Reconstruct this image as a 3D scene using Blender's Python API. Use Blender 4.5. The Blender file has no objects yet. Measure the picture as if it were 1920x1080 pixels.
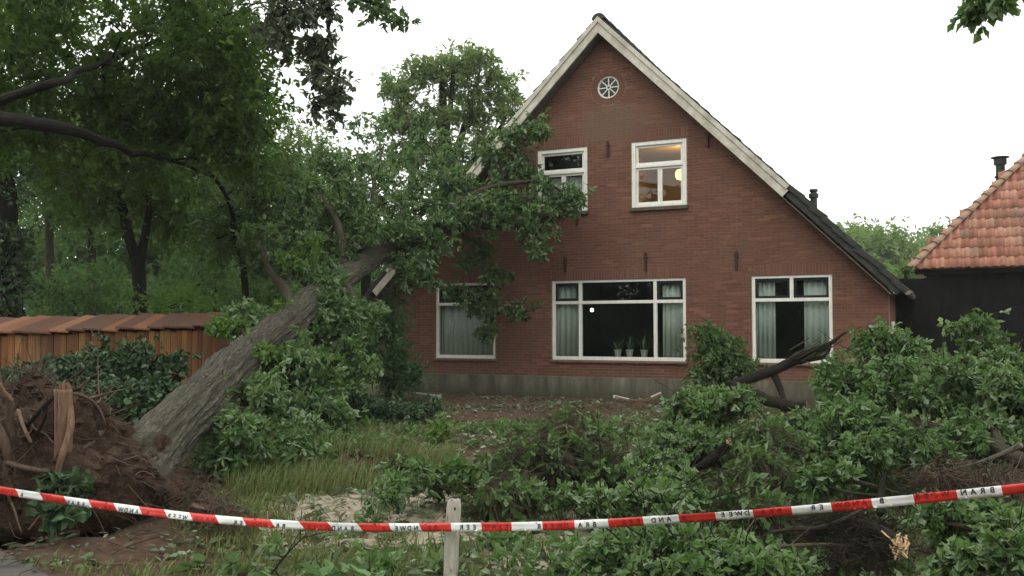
import bpy, bmesh, math
import numpy as np
from mathutils import Vector, Matrix, Euler
from mathutils.geometry import tessellate_polygon

# ------------------------------------------------------------------ camera, sky, sun, exposure
scene = bpy.context.scene
COL = scene.collection
FPX, YAW, PITCH, DIST = 1715.0, math.radians(24.7), math.radians(2.67), 18.5
CAM = np.array([6.336, -DIST, 1.43])
cam_data = bpy.data.cameras.new('camera')
cam_data.sensor_width = 36.0
cam_data.lens = 36.0 * FPX / 1920.0
cam_data.clip_start, cam_data.clip_end = 0.1, 3000.0
cam_ob = bpy.data.objects.new('camera', cam_data)
cam_ob.location = CAM
cam_ob.rotation_euler = (math.pi / 2 + PITCH, 0, YAW)
COL.objects.link(cam_ob)
scene.camera = cam_ob

SUN_EL, SUN_AZ = math.radians(58), math.radians(200)
world = bpy.data.worlds.new('World')
scene.world = world
world.use_nodes = True
wn, wl = world.node_tree.nodes, world.node_tree.links
wn.clear()
w_out = wn.new('ShaderNodeOutputWorld')
w_bg = wn.new('ShaderNodeBackground')
w_sky = wn.new('ShaderNodeTexSky')
w_sky.sky_type = 'NISHITA'
w_sky.sun_disc = False
w_sky.sun_elevation, w_sky.sun_rotation = SUN_EL, SUN_AZ
w_sky.dust_density = 4.0
w_hsv = wn.new('ShaderNodeHueSaturation')
w_hsv.inputs['Saturation'].default_value = 0.15
w_mix = wn.new('ShaderNodeMix')
w_mix.data_type = 'RGBA'
w_mix.inputs[0].default_value = 0.88                     # closed cloud deck
w_mix.inputs[7].default_value = (10.9, 11.2, 10.75, 1)
wl.new(w_sky.outputs[0], w_hsv.inputs['Color'])
wl.new(w_hsv.outputs[0], w_mix.inputs[6])
wl.new(w_mix.outputs[2], w_bg.inputs['Color'])
w_bg.inputs['Strength'].default_value = 0.145
wl.new(w_bg.outputs[0], w_out.inputs['Surface'])

sun_data = bpy.data.lights.new('sun', 'SUN')
sun_data.energy, sun_data.angle, sun_data.color = 0.7, math.radians(40), (1.0, 0.97, 0.92)
sun_ob = bpy.data.objects.new('sun', sun_data)
sun_ob.rotation_euler = (math.pi / 2 - SUN_EL, 0, math.pi - SUN_AZ)
sun_ob.location = (0, -30, 40)
COL.objects.link(sun_ob)

scene.view_settings.view_transform = 'Standard'
scene.view_settings.look = 'None'
scene.view_settings.gamma = 1.0
scene.view_settings.exposure = 0.24
scene.view_settings.use_curve_mapping = False
scene.render.engine = 'CYCLES'
scene.cycles.max_bounces = 8
scene.cycles.transparent_max_bounces = 12
scene.cycles.caustics_reflective = False
scene.cycles.caustics_refractive = False

# ------------------------------------------------------------------ survey helpers: where a sight line meets a depth, a height or the facade
FW = np.array([-math.sin(YAW) * math.cos(PITCH), math.cos(YAW) * math.cos(PITCH), math.sin(PITCH)])
RT = np.array([math.cos(YAW), math.sin(YAW), 0.0])
UP = np.cross(RT, FW)
FWH = np.array([-math.sin(YAW), math.cos(YAW), 0.0])


def dep(x, y, d):
    return CAM + (FW * FPX + RT * (x - 960) + UP * (540 - y)) * (d / FPX)


def gnd(x, y, z=0.0):
    r = FW * FPX + RT * (x - 960) + UP * (540 - y)
    return CAM + r * ((z - CAM[2]) / r[2])


rng = np.random.default_rng(7)
ORIGIN = {}

# ------------------------------------------------------------------ numpy noise


def _hash(ix, iy, iz):
    n = (ix.astype(np.int64) * 374761393 + iy.astype(np.int64) * 668265263 + iz.astype(np.int64) * 2147483647) & 0xFFFFFFFF
    n = ((n ^ (n >> 13)) * 1274126177) & 0xFFFFFFFF
    n = n ^ (n >> 16)
    return (n & 0xFFFF) / 65535.0


def noise3(x, y, z):
    x, y, z = np.broadcast_arrays(np.asarray(x, float), np.asarray(y, float), np.asarray(z, float))
    x0, y0, z0 = np.floor(x), np.floor(y), np.floor(z)
    fx, fy, fz = x - x0, y - y0, z - z0
    fx, fy, fz = fx * fx * (3 - 2 * fx), fy * fy * (3 - 2 * fy), fz * fz * (3 - 2 * fz)
    r = 0
    for a in (0, 1):
        for b in (0, 1):
            for c in (0, 1):
                w = (fx if a else 1 - fx) * (fy if b else 1 - fy) * (fz if c else 1 - fz)
                r = r + w * _hash(x0 + a, y0 + b, z0 + c)
    return r * 2 - 1


def fbm(x, y, z, o=4):
    r, a = 0, 1.0
    for i in range(o):
        r = r + a * noise3(x * 2 ** i + 17 * i, y * 2 ** i, z * 2 ** i)
        a *= 0.5
    return r


def smooth(a, b, x):
    t = np.clip((x - a) / (b - a), 0, 1)
    return t * t * (3 - 2 * t)


def unit(v):
    return v / np.maximum(np.linalg.norm(v, axis=-1, keepdims=True), 1e-9)

# ------------------------------------------------------------------ objects


def tag(o, label=None, cat=None, group=None, kind=None):
    if label: o['label'] = label
    if cat: o['category'] = cat
    if group: o['group'] = group
    if kind: o['kind'] = kind
    return o


def thing(name, loc, label, cat, group=None):
    o = bpy.data.objects.new(name, None)
    o.empty_display_size = 0.3
    o.location = Vector(loc)
    COL.objects.link(o)
    ORIGIN[o.name] = np.array(loc, float)
    return tag(o, label, cat, group)


def link(name, me, parent=None, loc=None, rot=None, origin=None):
    """link a mesh; vertices are in world space unless loc is given"""
    o = bpy.data.objects.new(name, me)
    COL.objects.link(o)
    if parent is not None:
        o.parent = parent
        org = ORIGIN[parent.name]
    else:
        org = np.zeros(3)
    if loc is not None:
        o.location = Vector(np.array(loc, float) - org)
        if rot is not None: o.rotation_euler = rot
        ORIGIN[o.name] = np.array(loc, float)
    else:
        o.location = Vector((0, 0, 0)) if parent is not None else Vector((0, 0, 0))
        ORIGIN[o.name] = org
    return o


def raw_mesh(name, V, loops, starts, totals, mat, uv=None, attrs=None, smooth_shade=False, mats=None, mat_idx=None):
    me = bpy.data.meshes.new(name)
    V = np.ascontiguousarray(V, np.float32)
    me.vertices.add(len(V)); me.vertices.foreach_set('co', V.ravel())
    me.loops.add(len(loops)); me.loops.foreach_set('vertex_index', np.ascontiguousarray(loops, np.int32))
    me.polygons.add(len(starts))
    me.polygons.foreach_set('loop_start', np.ascontiguousarray(starts, np.int32))
    me.polygons.foreach_set('loop_total', np.ascontiguousarray(totals, np.int32))
    me.polygons.foreach_set('use_smooth', np.full(len(starts), bool(smooth_shade)))
    for m in (mats or [mat]): me.materials.append(m)
    if mat_idx is not None: me.polygons.foreach_set('material_index', np.ascontiguousarray(mat_idx, np.int32))
    if uv is not None:
        l = me.uv_layers.new(name='uv'); l.data.foreach_set('uv', np.ascontiguousarray(uv, np.float32).ravel())
    for k, a in (attrs or {}).items():
        at = me.attributes.new(k, 'FLOAT', 'POINT'); at.data.foreach_set('value', np.ascontiguousarray(a, np.float32))
    me.update(calc_edges=True)
    me.validate()
    return me


def poly_obj(name, V, F, mat, parent=None, attrs=None, smooth_shade=False, loc=None, mats=None, mat_idx=None, uv=None):
    """V world coordinates, F list of index lists"""
    V = np.array(V, float)
    if parent is not None and loc is None: V = V - ORIGIN[parent.name]
    tot = np.array([len(f) for f in F]); st = np.concatenate([[0], np.cumsum(tot)[:-1]])
    me = raw_mesh(name, V, np.concatenate([np.asarray(f) for f in F]), st, tot, mat, attrs=attrs, smooth_shade=smooth_shade, mats=mats, mat_idx=mat_idx, uv=uv)
    return link(name, me, parent, loc)


class Shape:
    """collects boxes, prisms, tubes for one mesh"""
    def __init__(s): s.V, s.F, s.n = [], [], 0

    def add(s, V, F):
        V = np.array(V, float); s.V.append(V)
        s.F += [[i + s.n for i in f] for f in F]; s.n += len(V)
        return s

    def box(s, x0, x1, y0, y1, z0, z1, M=None):
        V = np.array([(x, y, z) for x in (x0, x1) for y in (y0, y1) for z in (z0, z1)], float)
        if M is not None: V = V @ np.array(M)[:3, :3].T + np.array(M)[:3, 3]
        return s.add(V, [(0, 1, 3, 2), (4, 6, 7, 5), (0, 4, 5, 1), (2, 3, 7, 6), (0, 2, 6, 4), (1, 5, 7, 3)])

    def beam(s, a, b, w, h, up=(0, 0, 1)):
        """rectangular bar from a to b; w across, h along up"""
        a, b = np.array(a, float), np.array(b, float)
        d = unit(b - a); x = unit(np.cross(d, np.array(up, float))); u = np.cross(x, d)
        V = [p + x * sx * w / 2 + u * su * h / 2 for p in (a, b) for sx in (-1, 1) for su in (-1, 1)]
        return s.add(V, [(0, 1, 3, 2), (4, 6, 7, 5), (0, 4, 5, 1), (2, 3, 7, 6), (0, 2, 6, 4), (1, 5, 7, 3)])

    def lathe(s, prof, c, n=16, axis=2):
        V, F = [], []
        for r, h in prof:
            for k in range(n):
                a = 2 * math.pi * k / n
                V.append((c[0] + r * math.cos(a), c[1] + r * math.sin(a), c[2] + h))
        for i in range(len(prof) - 1):
            for k in range(n):
                F.append((i * n + k, i * n + (k + 1) % n, (i + 1) * n + (k + 1) % n, (i + 1) * n + k))
        F.append(tuple(range(n))[::-1]); F.append(tuple((len(prof) - 1) * n + k for k in range(n)))
        return s.add(V, F)

    def obj(s, name, mat, parent=None, bevel=0.0, smooth_shade=False, **kw):
        V = np.concatenate(s.V)
        o = poly_obj(name, V, s.F, mat, parent, smooth_shade=smooth_shade, **kw)
        bm = bmesh.new(); bm.from_mesh(o.data)
        bmesh.ops.recalc_face_normals(bm, faces=bm.faces)
        if bevel: bmesh.ops.bevel(bm, geom=bm.edges[:], offset=bevel, segments=1, affect='EDGES')
        bm.to_mesh(o.data); bm.free()
        return o

# ------------------------------------------------------------------ material helpers


class NT:
    def __init__(s, name):
        s.m = bpy.data.materials.new(name); s.m.use_nodes = True
        s.t = s.m.node_tree; s.n = s.t.nodes; s.n.clear()
        s.out = s.n.new('ShaderNodeOutputMaterial')

    def node(s, typ, **kw):
        n = s.n.new(typ)
        for k, v in kw.items(): setattr(n, k, v)
        return n

    def put(s, sock, v):
        if isinstance(v, bpy.types.NodeSocket): s.t.links.new(v, sock)
        elif v is not None:
            if hasattr(sock, 'default_value') and not isinstance(sock.default_value, float) and isinstance(v, (int, float)):
                v = (v,) * len(sock.default_value)
            elif isinstance(v, (tuple, list)) and len(sock.default_value) == 4 and len(v) == 3: v = (*v, 1)
            sock.default_value = v

    def mix(s, f, a, b, blend='MIX'):
        n = s.node('ShaderNodeMix', data_type='RGBA', blend_type=blend)
        s.put(n.inputs[0], f); s.put(n.inputs[6], a); s.put(n.inputs[7], b)
        return n.outputs[2]

    def math(s, op, a, b=None, clamp=False):
        n = s.node('ShaderNodeMath', operation=op, use_clamp=clamp)
        s.put(n.inputs[0], a); s.put(n.inputs[1], b)
        return n.outputs[0]

    def ramp(s, f, stops, interp='LINEAR'):
        n = s.node('ShaderNodeValToRGB'); n.color_ramp.interpolation = interp
        el = n.color_ramp.elements
        while len(el) < len(stops): el.new(0.5)
        for e, (p, c) in zip(el, stops):
            e.position = p; e.color = (c, c, c, 1) if isinstance(c, (int, float)) else (*c, 1)
        s.put(n.inputs[0], f)
        return n.outputs[0]

    def noise(s, vec, scale, detail=4, rough=0.6, dist=0.0):
        n = s.node('ShaderNodeTexNoise'); s.put(n.inputs['Vector'], vec)
        n.inputs['Scale'].default_value = scale; n.inputs['Detail'].default_value = detail
        n.inputs['Roughness'].default_value = rough; n.inputs['Distortion'].default_value = dist
        return n.outputs[0]

    def voro(s, vec, scale, feature='F1'):
        n = s.node('ShaderNodeTexVoronoi', feature=feature); s.put(n.inputs['Vector'], vec)
        n.inputs['Scale'].default_value = scale
        return n.outputs[0]

    def pos(s): return s.node('ShaderNodeNewGeometry').outputs['Position']
    def objc(s): return s.node('ShaderNodeTexCoord').outputs['Object']
    def attr(s, name): return s.node('ShaderNodeAttribute', attribute_name=name).outputs['Fac']
    def uv(s): return s.node('ShaderNodeTexCoord').outputs['UV']
    def orand(s): return s.node('ShaderNodeObjectInfo').outputs['Random']

    def scale(s, vec, v):
        n = s.node('ShaderNodeMapping'); s.put(n.inputs['Vector'], vec); n.inputs['Scale'].default_value = v
        return n.outputs[0]

    def bump(s, h, dist=0.01, strength=1.0):
        n = s.node('ShaderNodeBump'); s.put(n.inputs['Height'], h)
        n.inputs['Distance'].default_value = dist; n.inputs['Strength'].default_value = strength
        return n.outputs[0]

    def bsdf(s, col, rough=0.7, spec=0.3, normal=None, metal=0.0, **kw):
        n = s.node('ShaderNodeBsdfPrincipled')
        s.put(n.inputs['Base Color'], col); s.put(n.inputs['Roughness'], rough)
        s.put(n.inputs['Specular IOR Level'], spec); s.put(n.inputs['Metallic'], metal)
        if normal is not None: s.put(n.inputs['Normal'], normal)
        for k, v in kw.items(): s.put(n.inputs[k], v)
        return n.outputs[0]

    def done(s, shader):
        s.t.links.new(shader, s.out.inputs['Surface'])
        return s.m


def leaf_mat(name, dark, mid, light, under=None, trans=0.28, rough=0.5):
    t = NT(name)
    k = 1.3
    dark, mid, light = [tuple(c * k for c in q) for q in (dark, mid, light)]
    tint = t.attr('tint')
    col = t.ramp(tint, [(0.0, dark), (0.5, mid), (1.0, light)])
    und = under or tuple(min(1, c * 1.5 + 0.02) for c in mid)
    back = t.node('ShaderNodeNewGeometry').outputs['Backfacing']
    col2 = t.mix(back, col, t.mix(0.65, col, und))
    b = t.bsdf(col2, rough, 0.28)
    tr = t.node('ShaderNodeBsdfTranslucent'); t.put(tr.inputs['Color'], t.mix(1.0, col, (1.15, 1.25, 0.7), 'MULTIPLY'))
    mx = t.node('ShaderNodeMixShader'); mx.inputs[0].default_value = trans
    t.t.links.new(b, mx.inputs[1]); t.t.links.new(tr.outputs[0], mx.inputs[2])
    return t.done(mx.outputs[0])


def bark_mat(name, a, b, green=(0.07, 0.09, 0.04), gamt=0.4, su=5.0, sv=1.2, dist=0.02):
    t = NT(name)
    v = t.scale(t.uv(), (su, sv, 1))
    n1 = t.noise(v, 3.0, 6, 0.7, 0.6)
    n2 = t.voro(v, 4.0, 'DISTANCE_TO_EDGE')
    h = t.math('ADD', n1, t.math('MULTIPLY', n2, 0.8))
    col = t.mix(t.ramp(h, [(0.35, 0.0), (0.95, 1.0)]), a, b)
    moss = t.math('MULTIPLY', t.ramp(t.noise(t.pos(), 1.7, 5), [(0.42, 0.0), (0.66, 1.0)]), gamt)
    col = t.mix(moss, col, green)
    return t.done(t.bsdf(col, 0.9, 0.1, t.bump(h, dist)))


M = {}
# foliage: own colours of each species
M['oak'] = leaf_mat('oak_leaf', (0.024, 0.05, 0.013), (0.054, 0.105, 0.027), (0.105, 0.165, 0.05), (0.17, 0.23, 0.12), trans=0.4)
M['oak_fresh'] = leaf_mat('oak_leaf_fresh', (0.028, 0.06, 0.016), (0.07, 0.132, 0.037), (0.165, 0.24, 0.098), (0.25, 0.32, 0.19), trans=0.4, rough=0.42)
M['oak_yellow'] = leaf_mat('young_leaf', (0.045, 0.09, 0.015), (0.08, 0.15, 0.026), (0.13, 0.2, 0.048), (0.17, 0.24, 0.1), trans=0.42)
M['oak_dark'] = leaf_mat('old_oak_leaf', (0.034, 0.066, 0.014), (0.058, 0.104, 0.022), (0.092, 0.145, 0.038), (0.1, 0.14, 0.058), trans=0.52)
M['purple'] = leaf_mat('dusky_leaf', (0.042, 0.056, 0.034), (0.064, 0.082, 0.048), (0.095, 0.115, 0.066), (0.1, 0.11, 0.08), trans=0.25)
M['wood'] = leaf_mat('woodland_leaf', (0.034, 0.07, 0.022), (0.062, 0.115, 0.036), (0.10, 0.16, 0.054), (0.11, 0.155, 0.08), trans=0.5)
M['shrub'] = leaf_mat('evergreen_leaf', (0.016, 0.036, 0.014), (0.03, 0.062, 0.024), (0.068, 0.11, 0.045), (0.11, 0.15, 0.09), trans=0.18, rough=0.35)
M['far'] = leaf_mat('tall_tree_leaf', (0.085, 0.13, 0.04), (0.125, 0.182, 0.062), (0.18, 0.235, 0.09), (0.18, 0.215, 0.115), trans=0.5)
M['needle'] = leaf_mat('needle', (0.024, 0.052, 0.018), (0.042, 0.08, 0.028), (0.07, 0.115, 0.042), trans=0.15)
M['litter'] = leaf_mat('fallen_leaf', (0.075, 0.045, 0.025), (0.06, 0.095, 0.04), (0.17, 0.215, 0.13), (0.26, 0.3, 0.23), trans=0.1)
M['grass'] = leaf_mat('grass_blade', (0.13, 0.12, 0.05), (0.08, 0.105, 0.033), (0.085, 0.14, 0.035), trans=0.3)
M['bark'] = bark_mat('oak_bark', (0.03, 0.027, 0.022), (0.21, 0.188, 0.15), (0.11, 0.12, 0.07), 0.4, su=3.5, sv=1.6, dist=0.06)
M['bark_dark'] = bark_mat('wet_bark', (0.011, 0.009, 0.008), (0.036, 0.031, 0.025), (0.03, 0.036, 0.018), 0.4)
M['bark_mid'] = bark_mat('branch_bark', (0.035, 0.028, 0.02), (0.10, 0.085, 0.065), (0.06, 0.07, 0.035), 0.4)
M['twig'] = bark_mat('twig_bark', (0.05, 0.035, 0.025), (0.09, 0.07, 0.05), gamt=0.2)
M['dry'] = bark_mat('dry_twig', (0.10, 0.075, 0.05), (0.22, 0.175, 0.125), gamt=0.15)
M['pale'] = bark_mat('pale_dead_twig', (0.14, 0.12, 0.09), (0.26, 0.23, 0.18), gamt=0.15)


def split_wood(name, a, b, sc=(20, 20, 2)):
    t = NT(name)
    n = t.noise(t.scale(t.objc(), sc), 3, 6, 0.7)
    return t.done(t.bsdf(t.ramp(n, [(0.3, a), (0.7, b)]), 0.75, 0.25, t.bump(n, 0.01)))


M['split'] = split_wood('split_wood', (0.48, 0.31, 0.16), (0.72, 0.55, 0.34))
M['root_split'] = split_wood('split_root', (0.10, 0.058, 0.038), (0.27, 0.17, 0.11))
M['root'] = split_wood('root_bark', (0.055, 0.035, 0.025), (0.145, 0.095, 0.066))

# brick wall
t = NT('brick')
tint = t.math('FRACT', t.math('ADD', t.attr('tint'), t.orand()))
col = t.ramp(tint, [(0.0, (0.066, 0.03, 0.02)), (0.2, (0.102, 0.041, 0.024)), (0.7, (0.148, 0.057, 0.032)), (1.0, (0.23, 0.104, 0.063))])
P = t.pos()
sx = t.node('ShaderNodeSeparateXYZ'); t.put(sx.inputs[0], P)
big = t.noise(P, 0.9, 5, 0.6)
soot = t.ramp(big, [(0.40, 0.0), (0.66, 0.62)])
col = t.mix(soot, col, (0.115, 0.062, 0.045))
# damp green stain between the upper windows
dx = t.math('DIVIDE', t.math('SUBTRACT', sx.outputs[0], 0.22), 0.95)
dz = t.math('DIVIDE', t.math('SUBTRACT', sx.outputs[2], 5.85), 0.5)
rr = t.math('ADD', t.math('MULTIPLY', dx, dx), t.math('MULTIPLY', dz, dz))
rr = t.math('ADD', rr, t.math('MULTIPLY', t.math('SUBTRACT', t.noise(P, 2.2, 4), 0.5), 1.4))
stain = t.ramp(rr, [(0.35, 0.8), (1.15, 0.0)])
col = t.mix(stain, col, (0.125, 0.098, 0.062))
# rain splash dirt just above the plinth
low = t.math('MULTIPLY', t.ramp(t.math('ADD', sx.outputs[2], t.math('MULTIPLY', t.noise(P, 1.3, 4), 0.7)), [(0.75, 0.75), (1.25, 0.0)]), 1.0)
col = t.mix(low, col, (0.085, 0.065, 0.048))
n = t.noise(P, 60, 3)
M['brick'] = t.done(t.bsdf(t.mix(0.35, col, t.mix(n, (0.1, 0.04, 0.03), (0.3, 0.13, 0.09))), 0.85, 0.25, t.bump(n, 0.004)))

t = NT('mortar')
P = t.pos()
n = t.noise(P, 25, 4)
M['mortar'] = t.done(t.bsdf(t.mix(t.noise(P, 0.8, 4), (0.17, 0.115, 0.08), (0.27, 0.20, 0.145)), 0.9, 0.2, t.bump(n, 0.005)))

t = NT('plinth_render')
P = t.pos()
sx = t.node('ShaderNodeSeparateXYZ'); t.put(sx.inputs[0], P)
st = t.noise(t.scale(P, (2.5, 1, 0.35)), 1.6, 6, 0.65)
col = t.ramp(st, [(0.3, (0.055, 0.05, 0.036)), (0.55, (0.15, 0.14, 0.10)), (0.75, (0.24, 0.225, 0.165))])
damp = t.ramp(t.math('ADD', sx.outputs[2], t.math('MULTIPLY', t.noise(P, 1.6, 4), 0.35)), [(0.18, 0.85), (0.5, 0.0)])
col = t.mix(damp, col, (0.06, 0.06, 0.035))
M['plinth'] = t.done(t.bsdf(col, 0.9, 0.2, t.bump(t.noise(P, 30, 5), 0.006)))

t = NT('white_paint')
P = t.pos()
dirt = t.ramp(t.noise(t.scale(P, (6, 6, 3)), 2.0, 6, 0.7), [(0.45, 0.0), (0.75, 0.55)])
M['white'] = t.done(t.bsdf(t.mix(dirt, (0.78, 0.76, 0.70), (0.5, 0.47, 0.38)), 0.45, 0.4))
t = NT('weathered_white_paint')
P = t.pos()
dirt = t.ramp(t.noise(t.scale(P, (1.2, 1.2, 1.2)), 2.4, 7, 0.72), [(0.36, 0.0), (0.66, 0.9)])
M['barge'] = t.done(t.bsdf(t.mix(dirt, (0.60, 0.56, 0.48), (0.29, 0.265, 0.195)), 0.7, 0.3, t.bump(t.noise(P, 30, 4), 0.003)))


def plain(name, a, b, rough=0.7, spec=0.3, sc=8.0, metal=0.0, bd=0.003):
    t = NT(name)
    n = t.noise(t.objc(), sc, 5, 0.65)
    return t.done(t.bsdf(t.ramp(n, [(0.3, a), (0.7, b)]), rough, spec, t.bump(n, bd), metal))


M['sash'] = plain('dark_green_paint', (0.006, 0.009, 0.008), (0.014, 0.018, 0.016), 0.35, 0.4)
M['stone_sill'] = plain('sill_tile', (0.10, 0.055, 0.042), (0.18, 0.11, 0.085), 0.7)
M['sill_dark'] = plain('mossy_sill', (0.06, 0.05, 0.036), (0.12, 0.10, 0.07), 0.8)
M['iron'] = plain('rusty_iron', (0.02, 0.015, 0.013), (0.045, 0.028, 0.022), 0.7)
M['black'] = plain('black_metal', (0.012, 0.014, 0.014), (0.022, 0.024, 0.024), 0.5, 0.4)
M['soffit'] = plain('soffit_board', (0.075, 0.068, 0.05), (0.14, 0.125, 0.095), 0.8)
M['tar'] = plain('tarred_board', (0.005, 0.005, 0.005), (0.014, 0.012, 0.011), 0.9, 0.1, 5)
M['slate'] = plain('old_dark_tile', (0.022, 0.024, 0.022), (0.06, 0.06, 0.05), 0.8, 0.25, 6)
M['gutter'] = plain('zinc', (0.10, 0.10, 0.095), (0.2, 0.2, 0.19), 0.5, 0.4, 4)
def matte(name, c):
    t = NT(name); d = t.node('ShaderNodeBsdfDiffuse'); t.put(d.inputs[0], c)
    return t.done(d.outputs[0])


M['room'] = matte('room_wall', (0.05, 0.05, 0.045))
M['room_warm'] = matte('warm_room_wall', (0.40, 0.31, 0.21))
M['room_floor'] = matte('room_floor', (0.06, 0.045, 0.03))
M['pot'] = plain('white_pot', (0.36, 0.35, 0.32), (0.46, 0.45, 0.42), 0.5)
M['white_plastic'] = plain('white_plastic', (0.5, 0.5, 0.46), (0.66, 0.65, 0.6), 0.5)

t = NT('net_curtain')
f = t.noise(t.scale(t.pos(), (14, 14, 0.2)), 1.5, 3)
b = t.bsdf(t.ramp(f, [(0.3, (0.68, 0.70, 0.67)), (0.7, (0.86, 0.87, 0.84))]), 0.9, 0.1)
tr = t.node('ShaderNodeBsdfTranslucent'); t.put(tr.inputs['Color'], (0.5, 0.52, 0.5))
mx = t.node('ShaderNodeMixShader'); mx.inputs[0].default_value = 0.3
t.t.links.new(b, mx.inputs[1]); t.t.links.new(tr.outputs[0], mx.inputs[2])
M['curtain'] = t.done(mx.outputs[0])

t = NT('window_glass')
lw = t.node('ShaderNodeLayerWeight'); lw.inputs['Blend'].default_value = 0.5
gl = t.node('ShaderNodeBsdfGlossy'); gl.inputs['Roughness'].default_value = 0.0
tp = t.node('ShaderNodeBsdfTransparent'); t.put(tp.inputs['Color'], (0.86, 0.9, 0.87))
mx = t.node('ShaderNodeMixShader')
t.t.links.new(t.math('ADD', t.math('MULTIPLY', t.math('POWER', lw.outputs['Facing'], 5.0), 0.9), 0.038, True), mx.inputs[0])
t.t.links.new(tp.outputs[0], mx.inputs[1]); t.t.links.new(gl.outputs[0], mx.inputs[2])
M['glass'] = t.done(mx.outputs[0])


def emit(name, col, s):
    t = NT(name); e = t.node('ShaderNodeEmission'); t.put(e.inputs[0], col); e.inputs[1].default_value = s
    return t.done(e.outputs[0])


M['lampshade'] = emit('lit_lampshade', (1.0, 0.72, 0.25), 2.6)
M['bulb'] = emit('lit_bulb', (1.0, 0.97, 0.9), 6.0)

t = NT('orange_pantile')
r = t.orand()
P = t.pos()
col = t.ramp(r, [(0.0, (0.27, 0.105, 0.066)), (0.35, (0.39, 0.155, 0.098)), (0.7, (0.46, 0.205, 0.135)), (0.93, (0.50, 0.26, 0.18)), (1.0, (0.25, 0.155, 0.11))])
al = t.ramp(t.noise(P, 1.1, 6, 0.7), [(0.45, 0.0), (0.7, 0.85)])
col = t.mix(al, col, (0.17, 0.115, 0.075))
col = t.mix(t.ramp(t.noise(P, 14, 4), [(0.5, 0.0), (0.72, 0.6)]), col, (0.13, 0.085, 0.06))
M['pantile'] = t.done(t.bsdf(col, 0.7, 0.35, t.bump(t.noise(P, 40, 4), 0.003)))
M['pantile_hip'] = plain('hip_tile_clay', (0.17, 0.115, 0.08), (0.34, 0.21, 0.145), 0.8, 0.25, 5)


def plank_mat(name, stops, rough=0.75):
    t = NT(name)
    r = t.orand()
    col = t.ramp(r, stops)
    g = t.noise(t.scale(t.objc(), (30, 30, 1.6)), 1.5, 6, 0.65)
    col = t.mix(t.ramp(g, [(0.35, 0.6), (0.65, 0.0)]), col, (0.075, 0.03, 0.018))
    grey = t.ramp(t.noise(t.pos(), 1.3, 5), [(0.5, 0.0), (0.75, 0.6)])
    col = t.mix(grey, col, (0.11, 0.085, 0.065))
    return t.done(t.bsdf(col, rough, 0.25, t.bump(g, 0.004)))


M['plank'] = plank_mat('shed_plank', [(0.0, (0.22, 0.09, 0.036)), (0.5, (0.37, 0.165, 0.06)), (0.85, (0.47, 0.23, 0.085)), (1.0, (0.56, 0.34, 0.17))])
M['roofboard'] = plank_mat('shed_roof_board', [(0.0, (0.15, 0.075, 0.05)), (0.55, (0.23, 0.105, 0.064)), (0.8, (0.42, 0.17, 0.075)), (1.0, (0.5, 0.29, 0.17))])

t = NT('stake_wood')
g = t.noise(t.scale(t.objc(), (40, 40, 4)), 1.5, 6, 0.7)
kn = t.ramp(t.voro(t.scale(t.objc(), (12, 12, 5)), 1.2), [(0.10, 1.0), (0.2, 0.0)])
col = t.ramp(g, [(0.3, (0.28, 0.25, 0.2)), (0.7, (0.47, 0.435, 0.37))])
col = t.mix(t.ramp(t.noise(t.objc(), 9, 5), [(0.5, 0.0), (0.75, 0.6)]), col, (0.2, 0.175, 0.13))
col = t.mix(t.math('MULTIPLY', kn, 0.7), col, (0.1, 0.08, 0.06))
M['stake'] = t.done(t.bsdf(col, 0.8, 0.2, t.bump(g, 0.004)))

t = NT('tape_white'); n = t.noise(t.pos(), 9, 3)
M['tape_white'] = t.done(t.bsdf(t.mix(n, (0.72, 0.72, 0.70), (0.82, 0.82, 0.79)), 0.35, 0.5, t.bump(n, 0.004)))
t = NT('tape_red'); n = t.noise(t.pos(), 9, 3)
M['tape_red'] = t.done(t.bsdf(t.mix(n, (0.52, 0.028, 0.022), (0.64, 0.045, 0.032)), 0.35, 0.5, t.bump(n, 0.004)))
M['ink'] = plain('black_ink', (0.05, 0.05, 0.06), (0.075, 0.075, 0.085), 0.5)
M['ink_red'] = plain('dark_red_ink', (0.28, 0.016, 0.015), (0.33, 0.02, 0.018), 0.5)

# ground: colours by place (path sand, bare soil, leaf litter, lawn)
t = NT('garden_ground')
P = t.pos()
n1 = t.noise(P, 1.6, 7, 0.65); n2 = t.noise(P, 11, 6, 0.7); n3 = t.noise(P, 70, 4, 0.7)
lawn = t.ramp(n2, [(0.3, (0.05, 0.055, 0.022)), (0.55, (0.085, 0.095, 0.036)), (0.75, (0.15, 0.13, 0.06))])
soil = t.ramp(n2, [(0.28, (0.045, 0.028, 0.018)), (0.55, (0.095, 0.06, 0.04)), (0.78, (0.17, 0.115, 0.08))])
sand = t.ramp(n2, [(0.3, (0.22, 0.18, 0.125)), (0.55, (0.37, 0.315, 0.235)), (0.8, (0.47, 0.41, 0.32))])
ms = t.math('ADD', t.attr('soil'), t.math('MULTIPLY', t.math('SUBTRACT', n1, 0.5), 1.4))
md = t.math('ADD', t.attr('sand'), t.math('MULTIPLY', t.math('SUBTRACT', n2, 0.5), 1.0))
col = t.mix(t.ramp(ms, [(0.35, 0.0), (0.6, 1.0)]), lawn, soil)
col = t.mix(t.ramp(md, [(0.4, 0.0), (0.62, 1.0)]), col, sand)
M['ground'] = t.done(t.bsdf(col, 0.95, 0.15, t.bump(t.math('ADD', n2, t.math('MULTIPLY', n3, 0.4)), 0.03)))
t = NT('asphalt')
P = t.pos(); n = t.noise(P, 120, 3, 0.8); b = t.noise(P, 2.0, 5)
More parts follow.
